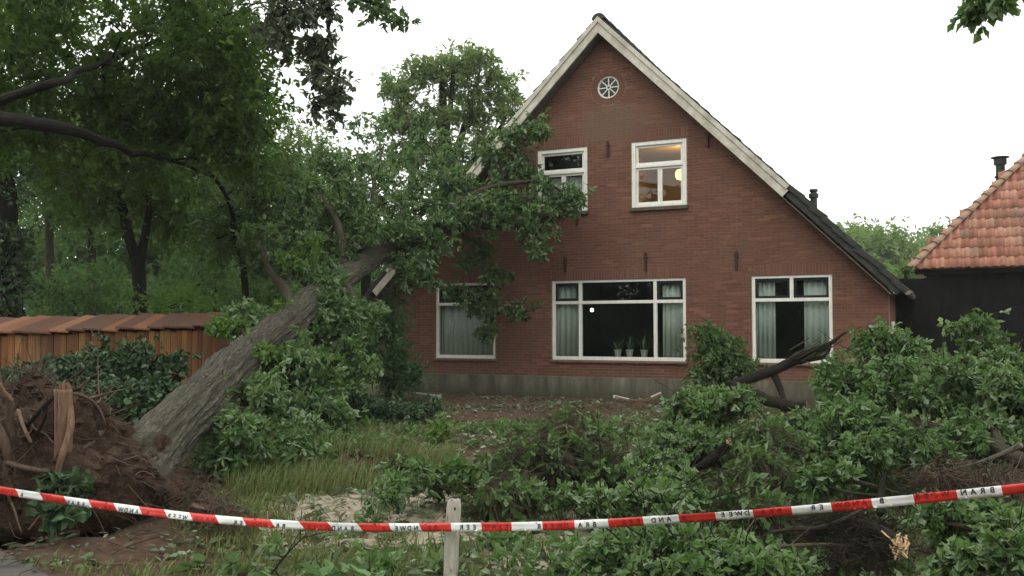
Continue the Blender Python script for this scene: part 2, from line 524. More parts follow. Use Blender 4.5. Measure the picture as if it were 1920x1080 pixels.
M['asphalt'] = t.done(t.bsdf(t.mix(t.ramp(b, [(0.4, 0.0), (0.7, 1.0)]), t.mix(n, (0.045, 0.044, 0.042), (0.085, 0.083, 0.078)), (0.1, 0.088, 0.07)), 0.8, 0.3, t.bump(n, 0.004)))
t = NT('torn_soil')
P = t.pos(); n = t.noise(P, 5, 7, 0.7); n2 = t.noise(P, 28, 5, 0.7)
col = t.ramp(n, [(0.3, (0.022, 0.014, 0.01)), (0.5, (0.07, 0.043, 0.029)), (0.68, (0.13, 0.085, 0.058)), (0.8, (0.18, 0.125, 0.09))])
M['torn_soil'] = t.done(t.bsdf(t.mix(t.ramp(n2, [(0.55, 0.0), (0.75, 0.55)]), col, (0.24, 0.17, 0.125)), 0.95, 0.15, t.bump(t.math('ADD', n, n2), 0.05)))

# ------------------------------------------------------------------ terrain
ROAD_A, ROAD_B = gnd(-60, 1003, -0.2), gnd(150, 1078, -0.2)
ROAD_D = unit((ROAD_B - ROAD_A)[None])[0]
ROAD_N = np.array([-ROAD_D[1], ROAD_D[0], 0])
if (CAM - ROAD_A) @ ROAD_N < 0: ROAD_N = -ROAD_N
CRATER = gnd(60, 985, -0.25)


def rel(x, y):
    s = (x - CAM[0]) * FWH[0] + (y - CAM[1]) * FWH[1]
    u = (x - CAM[0]) * RT[0] + (y - CAM[1]) * RT[1]
    return s, u


def road_dist(x, y):            # positive on the road
    return (x - ROAD_A[0]) * ROAD_N[0] + (y - ROAD_A[1]) * ROAD_N[1]


def hgt(x, y):
    x = np.asarray(x, float); y = np.asarray(y, float)
    s, u = rel(x, y)
    px = u / np.maximum(s, 0.5) * FPX + 960
    soft = 0.18 + 0.9 * smooth(760, 1000, px) + 0.7 * smooth(560, 380, px)
    e = 10.35 + 0.2 * noise3(x * 1.1, y * 1.1, 3.0)
    h = -0.24 + 0.24 * smooth(e - soft, e + soft, s)
    bump = 0.05 * fbm(x * 0.9, y * 0.9, 1.0, 4) + 0.02 * noise3(x * 6, y * 6, 2)
    rd = road_dist(x, y)
    calm = np.clip(1 - smooth(-0.5, 0.1, rd), 0, 1) * np.clip(smooth(-0.1, -1.0, y) + 0.2 + (y > 3), 0, 1)
    h = h + bump * calm * (1 + 0.6 * (np.abs(x) > 30))
    d2 = (x - CRATER[0]) ** 2 + (y - CRATER[1]) ** 2
    h = h - 0.28 * np.exp(-d2 / 0.35)
    h = np.where(rd > 0.0, np.minimum(h, -0.235), h)
    return h


def axis_coords(lo, hi, step, far):
    c = list(np.arange(lo, hi + 1e-6, step))
    d, x = step, hi
    while x < far:
        d *= 1.35; x += d; c.append(x)
    d, x = step, lo
    pre = []
    while x > -far:
        d *= 1.35; x -= d; pre.append(x)
    return np.array(pre[::-1] + c)


gx = axis_coords(-9, 14.5, 0.09, 700)
gy = axis_coords(-16.5, 0.6, 0.09, 700)
GX, GY = np.meshgrid(gx, gy, indexing='ij')
GZ = hgt(GX, GY)
s_, u_ = rel(GX, GY)
pxs = np.where(s_ > 0.5, u_ / np.maximum(s_, 0.5) * FPX + 960, 5000)
sand = smooth(9.6, 9.2, s_) * smooth(6.7, 7.3, s_) * smooth(440, 560, pxs) * smooth(1200, 1000, pxs)
sand = np.maximum(sand, smooth(7.6, 7.2, s_) * smooth(6.1, 6.5, s_) * smooth(860, 960, pxs) * smooth(1180, 1080, pxs))
sand = np.maximum(sand, smooth(6.5, 6.3, s_) * smooth(1660, 1700, pxs) * smooth(5.4, 5.7, s_))
soil = 0.35 + 0 * s_
soil = np.maximum(soil, smooth(560, 380, pxs) * smooth(12, 9.6, s_))
soil = np.maximum(soil, smooth(13.0, 14.5, s_) * smooth(760, 900, pxs) * 0.85)
soil = np.maximum(soil, smooth(820, 900, pxs) * smooth(1300, 1100, pxs) * smooth(9.5, 11, s_) * 0.9)
soil = np.maximum(soil, smooth(1300, 1500, pxs) * 0.75)
soil = np.where((s_ > 10.0) & (s_ < 10.75) & (pxs < 830) & (pxs > 560), 1.0, soil)
soil = np.where(s_ > 24, 0.3, soil)
nx, ny = len(gx), len(gy)
idx = np.arange(nx * ny).reshape(nx, ny)
quads = np.stack([idx[:-1, :-1], idx[1:, :-1], idx[1:, 1:], idx[:-1, 1:]], -1).reshape(-1, 4)
me = raw_mesh('ground', np.stack([GX, GY, GZ], -1).reshape(-1, 3), quads.ravel(), np.arange(len(quads)) * 4, np.full(len(quads), 4), M['ground'],
              attrs={'sand': sand.ravel(), 'soil': soil.ravel()}, smooth_shade=True)
tag(link('ground', me), kind='structure')

# asphalt road in front of the garden, ragged edge
k = np.linspace(-60, 60, 601)
edge = 0.05 * fbm(k * 1.3, 0, 0, 4) + 0.10 * smooth(-1.0, 0.6, k) * 0
V, F = [], []
for i, kk in enumerate(k):
    for j, w in enumerate((0.02 + edge[i], 1.2, 3.0, 5.2)):
        p = ROAD_A + ROAD_D * kk + ROAD_N * w
        V.append((p[0], p[1], -0.212 + (0.03 * math.sin(w / 5.2 * math.pi)) - (0.022 if j == 0 else 0)))
for i in range(len(k) - 1):
    for j in range(3): F.append((i * 4 + j, i * 4 + 4 + j, i * 4 + 5 + j, i * 4 + 1 + j))
tag(poly_obj('road', V, F, M['asphalt'], smooth_shade=True), kind='structure')

# ------------------------------------------------------------------ the farmhouse
house = thing('brick_house', (0, 0, 0), 'red brick farmhouse with steep gable, a fallen oak leaning on its left side', 'house')
HW, RZ = 5.6, 7.93              # half width, height where the wall's rakes meet
BACK = 15.0
WIN = [(-1.55, -0.385, 4.02, 5.41), (0.605, 1.785, 4.02, 5.41), (-4.115, -2.585, 0.80, 2.515), (-1.213, 1.745, 0.80, 2.515), (3.07, 4.59, 0.80, 2.515)]
RW = (0.095, 6.655, 0.245)      # round window
outer = [(-HW, 0.0), (HW, 0.0), (HW, RZ - HW), (0.0, RZ), (-HW, RZ - HW)]
holes = [[(a, c), (a, d), (b, d), (b, c)] for a, b, c, d in WIN]
holes.append([(RW[0] + RW[2] * math.cos(-2 * math.pi * i / 32), RW[1] + RW[2] * math.sin(-2 * math.pi * i / 32)) for i in range(32)])
loops3 = [[Vector((x, z, 0)) for x, z in lp] for lp in [outer] + holes]
tri = tessellate_polygon(loops3)
flat = [p for lp in [outer] + holes for p in lp]
V = [(x, 0.0015, z) for x, z in flat] + [(x, 0.30, z) for x, z in flat]
nf = len(flat)
F = [list(tr) for tr in tri] + [[i + nf for i in tr] for tr in tri]
o0 = 0
for lp in [outer] + holes:
    m = len(lp)
    for i in range(m):
        a, b = o0 + i, o0 + (i + 1) % m
        F.append((a, b, b + nf, a + nf))
    o0 += m
wall = poly_obj('wall', V, F, M['mortar'], house)
bm = bmesh.new(); bm.from_mesh(wall.data); bmesh.ops.recalc_face_normals(bm, faces=bm.faces); bm.to_mesh(wall.data); bm.free()
sw = Shape()
for sx_ in (-1, 1):
    x0, x1 = sorted((sx_ * HW, sx_ * (HW - 0.28)))
    sw.box(x0, x1, 0.302, BACK, 0, RZ - HW - 0.12)
sw.obj('side_wall', M['brick'], house)
bw = Shape().add([(-HW + .3, BACK - .2, 0), (HW - .3, BACK - .2, 0), (HW - .3, BACK - .2, RZ - HW), (0, BACK - .2, RZ - 0.2), (-HW + .3, BACK - .2, RZ - HW)], [(0, 1, 2, 3, 4)])
bw.obj('back_wall', M['brick'], house)
pl = Shape().box(-HW - 0.025, HW + 0.025, -0.028, 0.006, -0.25, 0.44)
pl.obj('plinth', M['plinth'], house, bevel=0.008)

# bricks: courses with cut bricks round the openings, soldier courses and a ring
CO, BL, JT = 0.0605, 0.218, 0.009
blocked = []                     # rectangles bricks must keep out of
for a, b, c, d in WIN: blocked.append((a - 0.008, b + 0.008, c - 0.062, d + 0.215))
bricks = []                      # (x0,x1,z0,z1)
z = 0.445
ci = 0
while z + CO < RZ - 0.05:
    half = min(HW, RZ - (z + CO)) - 0.01
    x = -HW - (0.0 if ci % 2 else BL / 2)
    k = 0
    while x < half:
        ln = BL if (k + ci // 2) % 3 or True else BL / 2
        a, b = max(x, -half) + JT / 2, min(x + ln, half) - JT / 2
        x += ln; k += 1
        if b - a < 0.03: continue
        segs = [(a, b)]
        zc = z + CO / 2
        for (p, q, r0, r1) in blocked:
            if r0 < zc < r1:
                ns = []
                for (s0, s1) in segs:
                    if s1 <= p or s0 >= q: ns.append((s0, s1)); continue
                    if s0 < p - 0.02: ns.append((s0, p - JT / 2))
                    if s1 > q + 0.02: ns.append((q + JT / 2, s1))
                segs = ns
        dzr = zc - RW[1]
        if abs(dzr) < 0.40:
            w = math.sqrt(0.40 ** 2 - dzr ** 2)
            ns = []
            for (s0, s1) in segs:
                p, q = RW[0] - w, RW[0] + w
                if s1 <= p or s0 >= q: ns.append((s0, s1)); continue
                if s0 < p - 0.02: ns.append((s0, p))
                if s1 > q + 0.02: ns.append((q, s1))
            segs = ns
        for s0, s1 in segs:
            if s1 - s0 > 0.025: bricks.append((s0, s1, z + JT / 2, z + CO - JT / 2))
    z += CO; ci += 1
soldiers = []
for a, b, c, d in WIN:
    n = int(round((b - a + 0.016) / CO)); w = (b - a + 0.016) / n
    for i in range(n): soldiers.append((a - 0.008 + i * w + JT / 2, a - 0.008 + (i + 1) * w - JT / 2, d + 0.006, 0.445 + CO * math.floor((d + 0.215 - 0.445) / CO + 0.5) - JT / 2))


def brick_faces(x0, x1, z0, z1, y0, y1=0.009):
    V = [(x0, y0, z0), (x1, y0, z0), (x1, y0, z1), (x0, y0, z1), (x0, y1, z0), (x1, y1, z0), (x1, y1, z1), (x0, y1, z1)]
    return V, [(0, 1, 2, 3), (0, 4, 5, 1), (1, 5, 6, 2), (2, 6, 7, 3), (3, 7, 4, 0)]


full = [b for b in bricks if b[1] - b[0] > BL - JT - 0.003]
# the 300 that show largest: full bricks low on the near right end of the wall, clear of windows and leaves
cand = sorted(full, key=lambda b: (b[0] - CAM[0]) ** 2 + CAM[1] ** 2 + ((b[2] - CAM[2]) * 1.0) ** 2 + (30 if b[2] < 1.1 else 0))
single = set(cand[:300])
rest = [b for b in bricks if b not in single] + soldiers
VV, FF, TT = [], [], []
nv = 0
for b in rest:
    V, F = brick_faces(*b, -0.001 - rng.random() * 0.004)
    VV += V; FF += [[i + nv for i in f] for f in F]; nv += 8
    tv = rng.random() if rng.random() < 0.75 else rng.random() * 0.3
    TT += [tv] * 8
for i in range(34):              # ring of bricks round the round window
    a0, a1 = 2 * math.pi * (i + 0.07) / 34, 2 * math.pi * (i + 0.93) / 34
    q = []
    for y in (-0.006, 0.009):
        for (r, a) in ((RW[2] + 0.004, a0), (RW[2] + 0.004, a1), (0.385, a1), (0.385, a0)):
            q.append((RW[0] + r * math.cos(a), y, RW[1] + r * math.sin(a)))
    VV += q; FF += [[j + nv for j in f] for f in ((0, 1, 2, 3), (0, 4, 5, 1), (1, 5, 6, 2), (2, 6, 7, 3), (3, 7, 4, 0))]; nv += 8
    TT += [rng.random() * 0.6] * 8
bo = poly_obj('brickwork', VV, FF, M['brick'], wall, attrs={'tint': TT})
bm = bmesh.new(); bm.from_mesh(bo.data); bmesh.ops.recalc_face_normals(bm, faces=bm.faces); bm.to_mesh(bo.data); bm.free()
tag(bo, kind='stuff')
L, H = (BL - JT) / 2, (CO - JT) / 2
V, F = brick_faces(-L, L, -H, H, -0.003)
bme = poly_obj('brick', V, F, M['brick'], wall, loc=(0, 0, 0)); bmesh_brick = bme.data
for i, b in enumerate(sorted(single)):
    o = bme if i == 0 else link('brick', bmesh_brick, wall, loc=(0, 0, 0))
    o.location = ((b[0] + b[1]) / 2, -rng.random() * 0.004, (b[2] + b[3]) / 2)

# windows: frame, sashes, panes, sill


def frame_bars(rects, y0, y1):
    s = Shape()
    for a, b, c, d in rects: s.box(a, b, y0, y1, c, d)
    return s


def pane(a, b, c, d, y, win):
    s = Shape().box(a, b, y, y + 0.006, c, d)
    return s.obj('pane', M['glass'], win)


def sash(a, b, c, d, w, y, mat, win):
    s = Shape()
    s.box(a, a + w, y, y + 0.045, c, d).box(b - w, b, y, y + 0.045, c, d)
    s.box(a + w, b - w, y + .001, y + 0.044, c, c + w).box(a + w, b - w, y + .001, y + 0.044, d - w, d)
    s.obj('sash', mat, win, bevel=0.003)
    pane(a + w - .003, b - w + .003, c + w - .003, d - w + .003, y + 0.022, win)


FR = 0.065


def lower_window(x0, x1, z0, z1, zt, mull_top, mull_low):
    """ground-floor window; zt = transom centre"""
    y0, y1 = 0.02, 0.115
    r = [(x0, x0 + FR, z0, z1), (x1 - FR, x1, z0, z1)]
    s = frame_bars(r, y0, y1)
    s.box(x0 + FR, x1 - FR, y0 + .002, y1, z0, z0 + 0.075).box(x0 + FR, x1 - FR, y0 + .002, y1, z1 - 0.055, z1)
    s.box(x0 + FR, x1 - FR, y0 + .004, y1, zt - 0.033, zt + 0.033)
    w = 0.035
    for mx_ in mull_top: s.box(mx_ - w, mx_ + w, y0 + .006, y1, zt + 0.033, z1 - 0.055)
    for mx_ in mull_low: s.box(mx_ - w, mx_ + w, y0 + .006, y1, z0 + 0.075, zt - 0.033)
    win = s.obj('window', M['white'], house, bevel=0.004)
    return win


def sill(x0, x1, z0, mat, win, proud=0.055, h=0.055):
    s = Shape()
    s.add([(x0 - .03, -proud, z0 - h), (x1 + .03, -proud, z0 - h), (x1 + .03, 0.02, z0 - h), (x0 - .03, 0.02, z0 - h),
           (x0 - .03, -proud, z0 - 0.018), (x1 + .03, -proud, z0 - 0.018), (x1 + .03, 0.019, z0 - 0.003), (x0 - .03, 0.019, z0 - 0.003)],
          [(0, 1, 2, 3), (4, 5, 6, 7), (0, 1, 5, 4), (1, 2, 6, 5), (2, 3, 7, 6), (3, 0, 4, 7)])
    s.obj('sill', mat, win, bevel=0.004)


ZT = 2.035
# left and right ground-floor windows
for (x0, x1, z0, z1), mul in ((WIN[2], -3.345), (WIN[4], 3.835)):
    win = lower_window(x0, x1, z0, z1, ZT, [mul], [])
    sash(x0 + FR, mul - .035, ZT + .033, z1 - .055, 0.05, 0.05, M['sash'], win)
    sash(mul + .035, x1 - FR, ZT + .033, z1 - .055, 0.05, 0.05, M['sash'], win)
    pane(x0 + FR - .002, x1 - FR + .002, z0 + .073, ZT - .031, 0.07, win)
    sill(x0, x1, z0, M['stone_sill'], win)
# centre window
x0, x1, z0, z1 = WIN[3]
m1, m2 = -0.57, 1.09
win = lower_window(x0, x1, z0, z1, ZT, [m1, m2], [m1, m2])
sash(x0 + FR, m1 - .035, ZT + .033, z1 - .055, 0.06, 0.05, M['sash'], win)
sash(m2 + .035, x1 - FR, ZT + .033, z1 - .055, 0.06, 0.05, M['sash'], win)
pane(m1 + .033, m2 - .033, ZT + .031, z1 - .053, 0.07, win)
for a, b in ((x0 + FR, m1 - .035), (m1 + .035, m2 - .035), (m2 + .035, x1 - FR)): pane(a - .002, b + .002, z0 + .073, ZT - .031, 0.07, win)
sill(x0, x1, z0, M['stone_sill'], win)
# upper windows
for (x0, x1, z0, z1) in WIN[:2]:
    y0, y1 = 0.015, 0.12
    zt = z0 + 0.865
    fr = 0.085
    s = frame_bars([(x0, x0 + fr, z0, z1), (x1 - fr, x1, z0, z1)], y0, y1)
    s.box(x0 + fr, x1 - fr, y0 + .002, y1, z0, z0 + 0.06).box(x0 + fr, x1 - fr, y0 + .002, y1, z1 - 0.085, z1)
    s.box(x0 + fr, x1 - fr, y0 + .004, y1, zt - 0.03, zt + 0.03)
    win = s.obj('window', M['white'], house, bevel=0.005)
    sash(x0 + fr, x1 - fr, zt + .03, z1 - .085, 0.05, 0.055, M['white'], win)
    mc = (x0 + x1) / 2 + 0.01
    sash(x0 + fr, mc, z0 + .06, zt - .03, 0.048, 0.055, M['white'], win)
    sash(mc + .002, x1 - fr, z0 + .06, zt - .03, 0.048, 0.055, M['white'], win)
    sill(x0, x1, z0, M['sill_dark'], win, 0.07, 0.085)
# round window: rim, hub and eight glazing bars
s = Shape()
cx, cz, cr = RW
N = 32
for i in range(N):
    a0, a1 = 2 * math.pi * i / N, 2 * math.pi * (i + 1) / N
    q = [(cx + r * math.cos(a), y, cz + r * math.sin(a)) for y in (0.03, 0.10) for (r, a) in ((cr - .032, a0), (cr, a0), (cr, a1), (cr - .032, a1))]
    s.add(q, [(0, 1, 2, 3), (0, 3, 7, 4)])
    r0, r1 = 0.028, 0.05
    q = [(cx + r * math.cos(a), y, cz + r * math.sin(a)) for y in (0.038, 0.09) for (r, a) in ((r0, a0), (r1, a0), (r1, a1), (r0, a1))]
    s.add(q, [(0, 1, 2, 3), (0, 3, 7, 4), (1, 2, 6, 5)])
rwin = s.obj('round_window', M['white'], house)
for i in range(8):
    a = math.pi * i / 4 + 0.02
    c_, s_n = math.cos(a), math.sin(a)
    Shape().beam((cx + .048 * c_, 0.065, cz + .048 * s_n), (cx + (cr - .03) * c_, 0.065, cz + (cr - .03) * s_n), 0.02, 0.04, (0, 1, 0)).obj('glazing_bar', M['white'], rwin)
s = Shape(); s.add([(cx + (cr - .01) * math.cos(2 * math.pi * i / 32), 0.075, cz + (cr - .01) * math.sin(2 * math.pi * i / 32)) for i in range(32)], [tuple(range(32))])
s.obj('pane', M['glass'], rwin)

# rooms behind the windows (floor, ceiling, back and side walls in one shell each)


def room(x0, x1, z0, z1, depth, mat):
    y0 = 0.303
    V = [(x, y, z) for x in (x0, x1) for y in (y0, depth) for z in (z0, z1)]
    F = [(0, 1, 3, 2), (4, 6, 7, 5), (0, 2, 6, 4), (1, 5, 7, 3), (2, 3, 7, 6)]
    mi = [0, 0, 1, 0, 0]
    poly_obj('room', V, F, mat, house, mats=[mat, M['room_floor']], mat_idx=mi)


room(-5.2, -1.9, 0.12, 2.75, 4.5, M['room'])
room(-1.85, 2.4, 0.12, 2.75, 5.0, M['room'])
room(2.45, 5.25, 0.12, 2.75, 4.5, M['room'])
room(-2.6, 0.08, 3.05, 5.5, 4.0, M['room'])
room(0.12, 2.4, 3.05, 5.5, 3.6, M['room_warm'])
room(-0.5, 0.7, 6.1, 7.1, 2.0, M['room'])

# roof: two slopes of old tiles, verge tiles one by one, boards
OV = 0.34                         # verge overhang
RT_Z = 8.10                       # underside ridge height of the tile bed
roof = Shape()
for sg in (-1, 1):
    xe = sg * 5.88
    for (y0, y1) in ((-OV + 0.03, BACK),):
        a, b = np.array([0, y0, RT_Z - 0.05]), np.array([xe, y0, RT_Z - 0.05 - 5.88])
        nrm = np.array([sg * 0.7071, 0, 0.7071])
        q = [a - nrm * 0.05, b - nrm * 0.05, b + nrm * 0.02, a + nrm * 0.02]
        q2 = [p + np.array([0, y1 - y0, 0]) for p in q]
        roof.add(q + q2, [(0, 1, 2, 3), (4, 7, 6, 5), (0, 4, 5, 1), (1, 5, 6, 2), (2, 6, 7, 3), (3, 7, 4, 0)])
roof = roof.obj('roof', M['soffit'], house)
# tile field (wavy rows), joined
V, F = [], []
nv = 0
for sg in (-1, 1):
    nx_, ncol = 29, 76
    ys = np.linspace(-OV + 0.24, BACK, ncol * 4 + 1)
    wav = 0.022 * np.sin(np.arange(len(ys)) * math.pi / 2)
    for r in range(nx_):
        a0, a1 = r * 0.287, (r + 1) * 0.287 + 0.03
        for a, lift in ((a0, 0.022), (a1, 0.05)):
            for j, y in enumerate(ys):
                hgt_ = lift + wav[j]
                V.append((sg * (a * 0.7071 + hgt_ * 0.7071), y, RT_Z - 0.05 - a * 0.7071 + hgt_ * 0.7071))
        m = len(ys)
        for j in range(m - 1): F.append((nv + j, nv + j + 1, nv + m + j + 1, nv + m + j))
        for j in range(m - 1): pass
        nv += 2 * m
tag(poly_obj('tile_field', V, F, M['slate'], roof, smooth_shade=False), kind='stuff')
# verge tiles along the front edge of the right and left slopes
vt = None
for sg in (-1, 1):
    for r in range(29):
        a = r * 0.287 + 0.16
        p = np.array([sg * (a * 0.7071 + 0.045 * 0.7071), -OV + 0.11, RT_Z - 0.05 - a * 0.7071 + 0.045 * 0.7071])
        if vt is None:
            s = Shape().box(-0.175, 0.175, -0.13, 0.13, -0.014, 0.014).box(-0.17, 0.17, -0.135, -0.105, -0.09, -0.014)
            vt_o = s.obj('roof_tile', M['slate'], roof, bevel=0.005, loc=(0, 0, 0)); vt = vt_o.data; o = vt_o
        else: o = link('roof_tile', vt, roof, loc=(0, 0, 0))
        o.location = Vector(p + rng.normal(0, 0.006, 3))
        ang = (math.pi / 4) * sg - sg * 0.085 + rng.normal(0, 0.015)
        o.rotation_euler = (rng.normal(0, 0.015), ang, rng.normal(0, 0.02))
for i in range(28):               # ridge tiles
    s = None
    if i == 0:
        n = 8
        V = [(0.15 * math.cos(math.pi * j / n) * rr_, y, 0.13 * math.sin(math.pi * j / n) * rr_) for rr_, y in ((1.0, 0), (0.92, 0.56)) for j in range(n + 1)]
        F = [(j, j + 1, n + 2 + j, n + 1 + j) for j in range(n)] + [tuple(range(n + 1))[::-1]]
        rt_o = poly_obj('ridge_tile', V, F, M['slate'], roof, loc=(0, 0, 0)); rt_m = rt_o.data; o = rt_o
    else: o = link('ridge_tile', rt_m, roof, loc=(0, 0, 0))
    o.location = (0, -OV + 0.0 + i * 0.54, RT_Z - 0.05)
# barge boards: white, the right one stops two thirds down; a dark batten carries on below


def rake(sg, a0, a1, y0, y1, t0, t1, name, mat, bevel=0.004):
    """board along the rake: a = distance down the slope, t = offset below the roof bed (perpendicular)"""
    q = []
    for y in (y0, y1):
        for (a, tt) in ((a0, t0), (a1, t0), (a1, t1), (a0, t1)):
            x = a * 0.7071 - tt * 0.7071; zz = RT_Z - 0.05 - a * 0.7071 - tt * 0.7071
            if a == a0 and a0 == 0.0: x = 0.0; zz = RT_Z - 0.05 - tt / 0.7071
            q.append((sg * x, y, zz))
    s = Shape().add(q, [(0, 1, 2, 3), (4, 7, 6, 5), (0, 4, 5, 1), (1, 5, 6, 2), (2, 6, 7, 3), (3, 7, 4, 0)])
    return s.obj(name, mat, house, bevel=bevel)


rake(1, 0.0, 5.50, -OV - 0.03, -OV, 0.045, 0.215, 'barge_board', M['barge'])
rake(-1, 0.0, 8.0, -OV - 0.03, -OV, 0.045, 0.215, 'barge_board', M['barge'])
rake(1, 0.0, 5.45, -OV - 0.055, -OV - 0.03, -0.03, 0.06, 'barge_trim', M['barge'])
rake(-1, 0.0, 7.4, -OV - 0.055, -OV - 0.03, -0.03, 0.06, 'barge_trim', M['barge'])
rake(1, 5.52, 8.28, -OV + 0.02, -OV + 0.06, 0.02, 0.16, 'verge_batten', M['slate'])
rake(1, 0.02, 8.2, -OV + 0.003, -0.012, 0.205, 0.225, 'soffit', M['soffit'])
rake(-1, 0.02, 8.2, -OV + 0.003, -0.012, 0.205, 0.225, 'soffit', M['soffit'])
# gutter and pipes
for sg in (-1, 1):
    gs = Shape(); n = 8
    V = [(sg * 5.93 + 0.075 * math.cos(math.pi + math.pi * j / n), y, 2.16 + 0.075 * math.sin(math.pi + math.pi * j / n)) for y in (-OV - 0.03, BACK) for j in range(n + 1)]
    gs.add(V, [(j, j + 1, n + 2 + j, n + 1 + j) for j in range(n)] + [tuple(range(n + 1))])
    gs.obj('gutter', M['gutter'], house)
s = Shape().lathe([(0.03, 0.0), (0.03, 1.25)], (5.655, 0.05, 0.35), 10)
s.obj('downpipe', M['white_plastic'], house)
px_, pz_ = 4.1, RT_Z - 0.05 - 4.1
s = Shape().lathe([(0.07, -0.2), (0.07, 0.27), (0.10, 0.28), (0.10, 0.36), (0.075, 0.37), (0.06, 0.40), (0.085, 0.41), (0.085, 0.46), (0.0, 0.465)], (px_, 1.6, pz_), 14)
s.obj('flue_pipe', M['black'], house, smooth_shade=False)
# iron wall anchors
for (x, zc, h) in ((0.09, 5.31, 0.34), (2.235, 5.33, 0.34), (-0.885, 2.86, 0.34), (0.908, 2.87, 0.38), (2.784, 2.83, 0.38), (-0.623, 3.78, 0.16)):
    s = Shape().box(x - .022, x + .022, -0.045, -0.006, zc - h / 2, zc + h / 2)
    s.box(x - .042, x + .042, -0.038, -0.006, zc + h * 0.18, zc + h * 0.26)
    s.obj('wall_anchor', M['iron'], house, bevel=0.006)

# ------------------------------------------------------------------ things in the rooms


def curtain(x0, x1, z0, z1, y, label, folds=6, group=None):
    n = folds * 8
    xs = np.linspace(x0, x1, n + 1)
    yy = y + 0.025 * np.sin(np.linspace(0, folds * 2 * math.pi, n + 1)) + 0.008 * noise3(xs * 9, 0, x0)
    V = [(xs[i], yy[i] + d, z) for d in (0, 0.004) for z in (z0, z1) for i in range(n + 1)]
    m = n + 1
    F = [(i, i + 1, m + i + 1, m + i) for i in range(n)] + [(2 * m + i, 3 * m + i, 3 * m + i + 1, 2 * m + i + 1) for i in range(n)]
    F += [(i, 2 * m + i, 2 * m + i + 1, i + 1) for i in range(n)] + [(m + i, m + i + 1, 3 * m + i + 1, 3 * m + i) for i in range(n)]
    V = np.array(V); c = np.array([(x0 + x1) / 2, y, z0])
    o = poly_obj('curtain', V - c, F, M['curtain'], smooth_shade=True); o.location = Vector(c)
    tag(o, label, 'curtain', group)


G = 'pale net curtains behind the ground-floor windows'
curtain(-4.05, -2.63, 0.87, 2.03, 0.16, 'wide pale curtain filling the ground-floor window behind the hanging leaves', 11, G)
curtain(-1.15, -0.60, 0.87, 2.5, 0.16, 'pale curtain in the narrow left light of the wide middle window', 4, G)
curtain(1.22, 1.70, 0.87, 2.5, 0.16, 'pale curtain in the narrow right light of the wide middle window', 4, G)
curtain(3.13, 3.50, 0.87, 2.5, 0.16, 'pale curtain at the left side of the window by the leaning broken limb', 4, G)
curtain(4.05, 4.53, 0.87, 2.5, 0.16, 'pale curtain at the right side of the window by the leaning broken limb', 4, G)
curtain(-1.49, -0.45, 4.05, 4.80, 0.16, 'grey half curtain in the upstairs window behind the oak leaves', 9)
for i, (px_, zz, lab) in enumerate(((0.22, 0.86, 'white flower pot in the middle window, leftmost of three'), (0.48, 0.86, 'white flower pot in the middle window, middle one of three'), (0.80, 0.86, 'white flower pot in the middle window, rightmost of three'))):
    pot = thing('flower_pot', (px_, 0.24, 0.86), lab, 'flower pot', 'white flower pots in the middle window')
    Shape().lathe([(0.055, 0), (0.08, 0.15), (0.085, 0.15), (0.085, 0.17), (0.07, 0.17), (0.065, 0.13)], (px_, 0.2, 0.86), 14).obj('pot', M['pot'], pot)
    V, F, T = [], [], []
    for k in range(13):
        a = rng.random() * 6.28; ln = 0.16 + rng.random() * 0.30; t2 = 0.2 + rng.random() * 0.9
        b = np.array([px_, 0.2, 0.86 + 0.12]); d = np.array([math.cos(a) * t2, math.sin(a) * t2 * 0.45, 1.0]); d /= np.linalg.norm(d)
        sd = np.array([-math.sin(a), math.cos(a), 0]) * 0.025
        q = [b, b + d * ln * .5 + sd, b + d * ln + np.array([0, 0, -.06]), b + d * ln * .5 - sd]
        F.append([len(V) + j for j in range(4)]); V += q; T += [rng.random()] * 4
    tag(poly_obj('leaves', V, F, M['shrub'], pot, attrs={'tint': T}), kind='stuff')
table = Shape().box(-1.7, 2.3, 0.305, 0.34, 0.80, 0.84)
# pendant lamp upstairs, lit
lp = (1.44, 1.1, 4.84)
lamp = thing('pendant_lamp', (1.44, 1.1, 5.5), 'lit round yellow pendant lamp in the upstairs window on the right', 'lamp')
Shape().lathe([(0.09, -0.115), (0.15, -0.095), (0.172, -0.04), (0.172, 0.04), (0.15, 0.095), (0.09, 0.115)], lp, 20).obj('lamp_shade', M['lampshade'], lamp, smooth_shade=True)
Shape().lathe([(0.006, 0.115), (0.006, 0.88)], lp, 6).obj('cord', M['black'], lamp)
pl_d = bpy.data.lights.new('lamp_light', 'POINT'); pl_d.energy = 38.0; pl_d.color = (1.0, 0.56, 0.22); pl_d.shadow_soft_size = 0.18
pl_o = bpy.data.objects.new('lamp_light', pl_d); COL.objects.link(pl_o); pl_o.parent = lamp; pl_o.location = Vector((0, 0.0, lp[2] + 0.3 - 5.5))
# small lit bulb downstairs
bl = thing('hanging_bulb', (-0.72, 1.2, 2.75), 'small bright hanging bulb behind the wide middle window', 'lamp')
Shape().lathe([(0.02, -0.04), (0.04, -0.015), (0.04, 0.015), (0.02, 0.04)], (-0.72, 1.2, 1.90), 10).obj('bulb', M['bulb'], bl)
Shape().lathe([(0.005, 0.04), (0.005, 0.82)], (-0.72, 1.2, 1.90), 6).obj('cord', M['black'], bl)

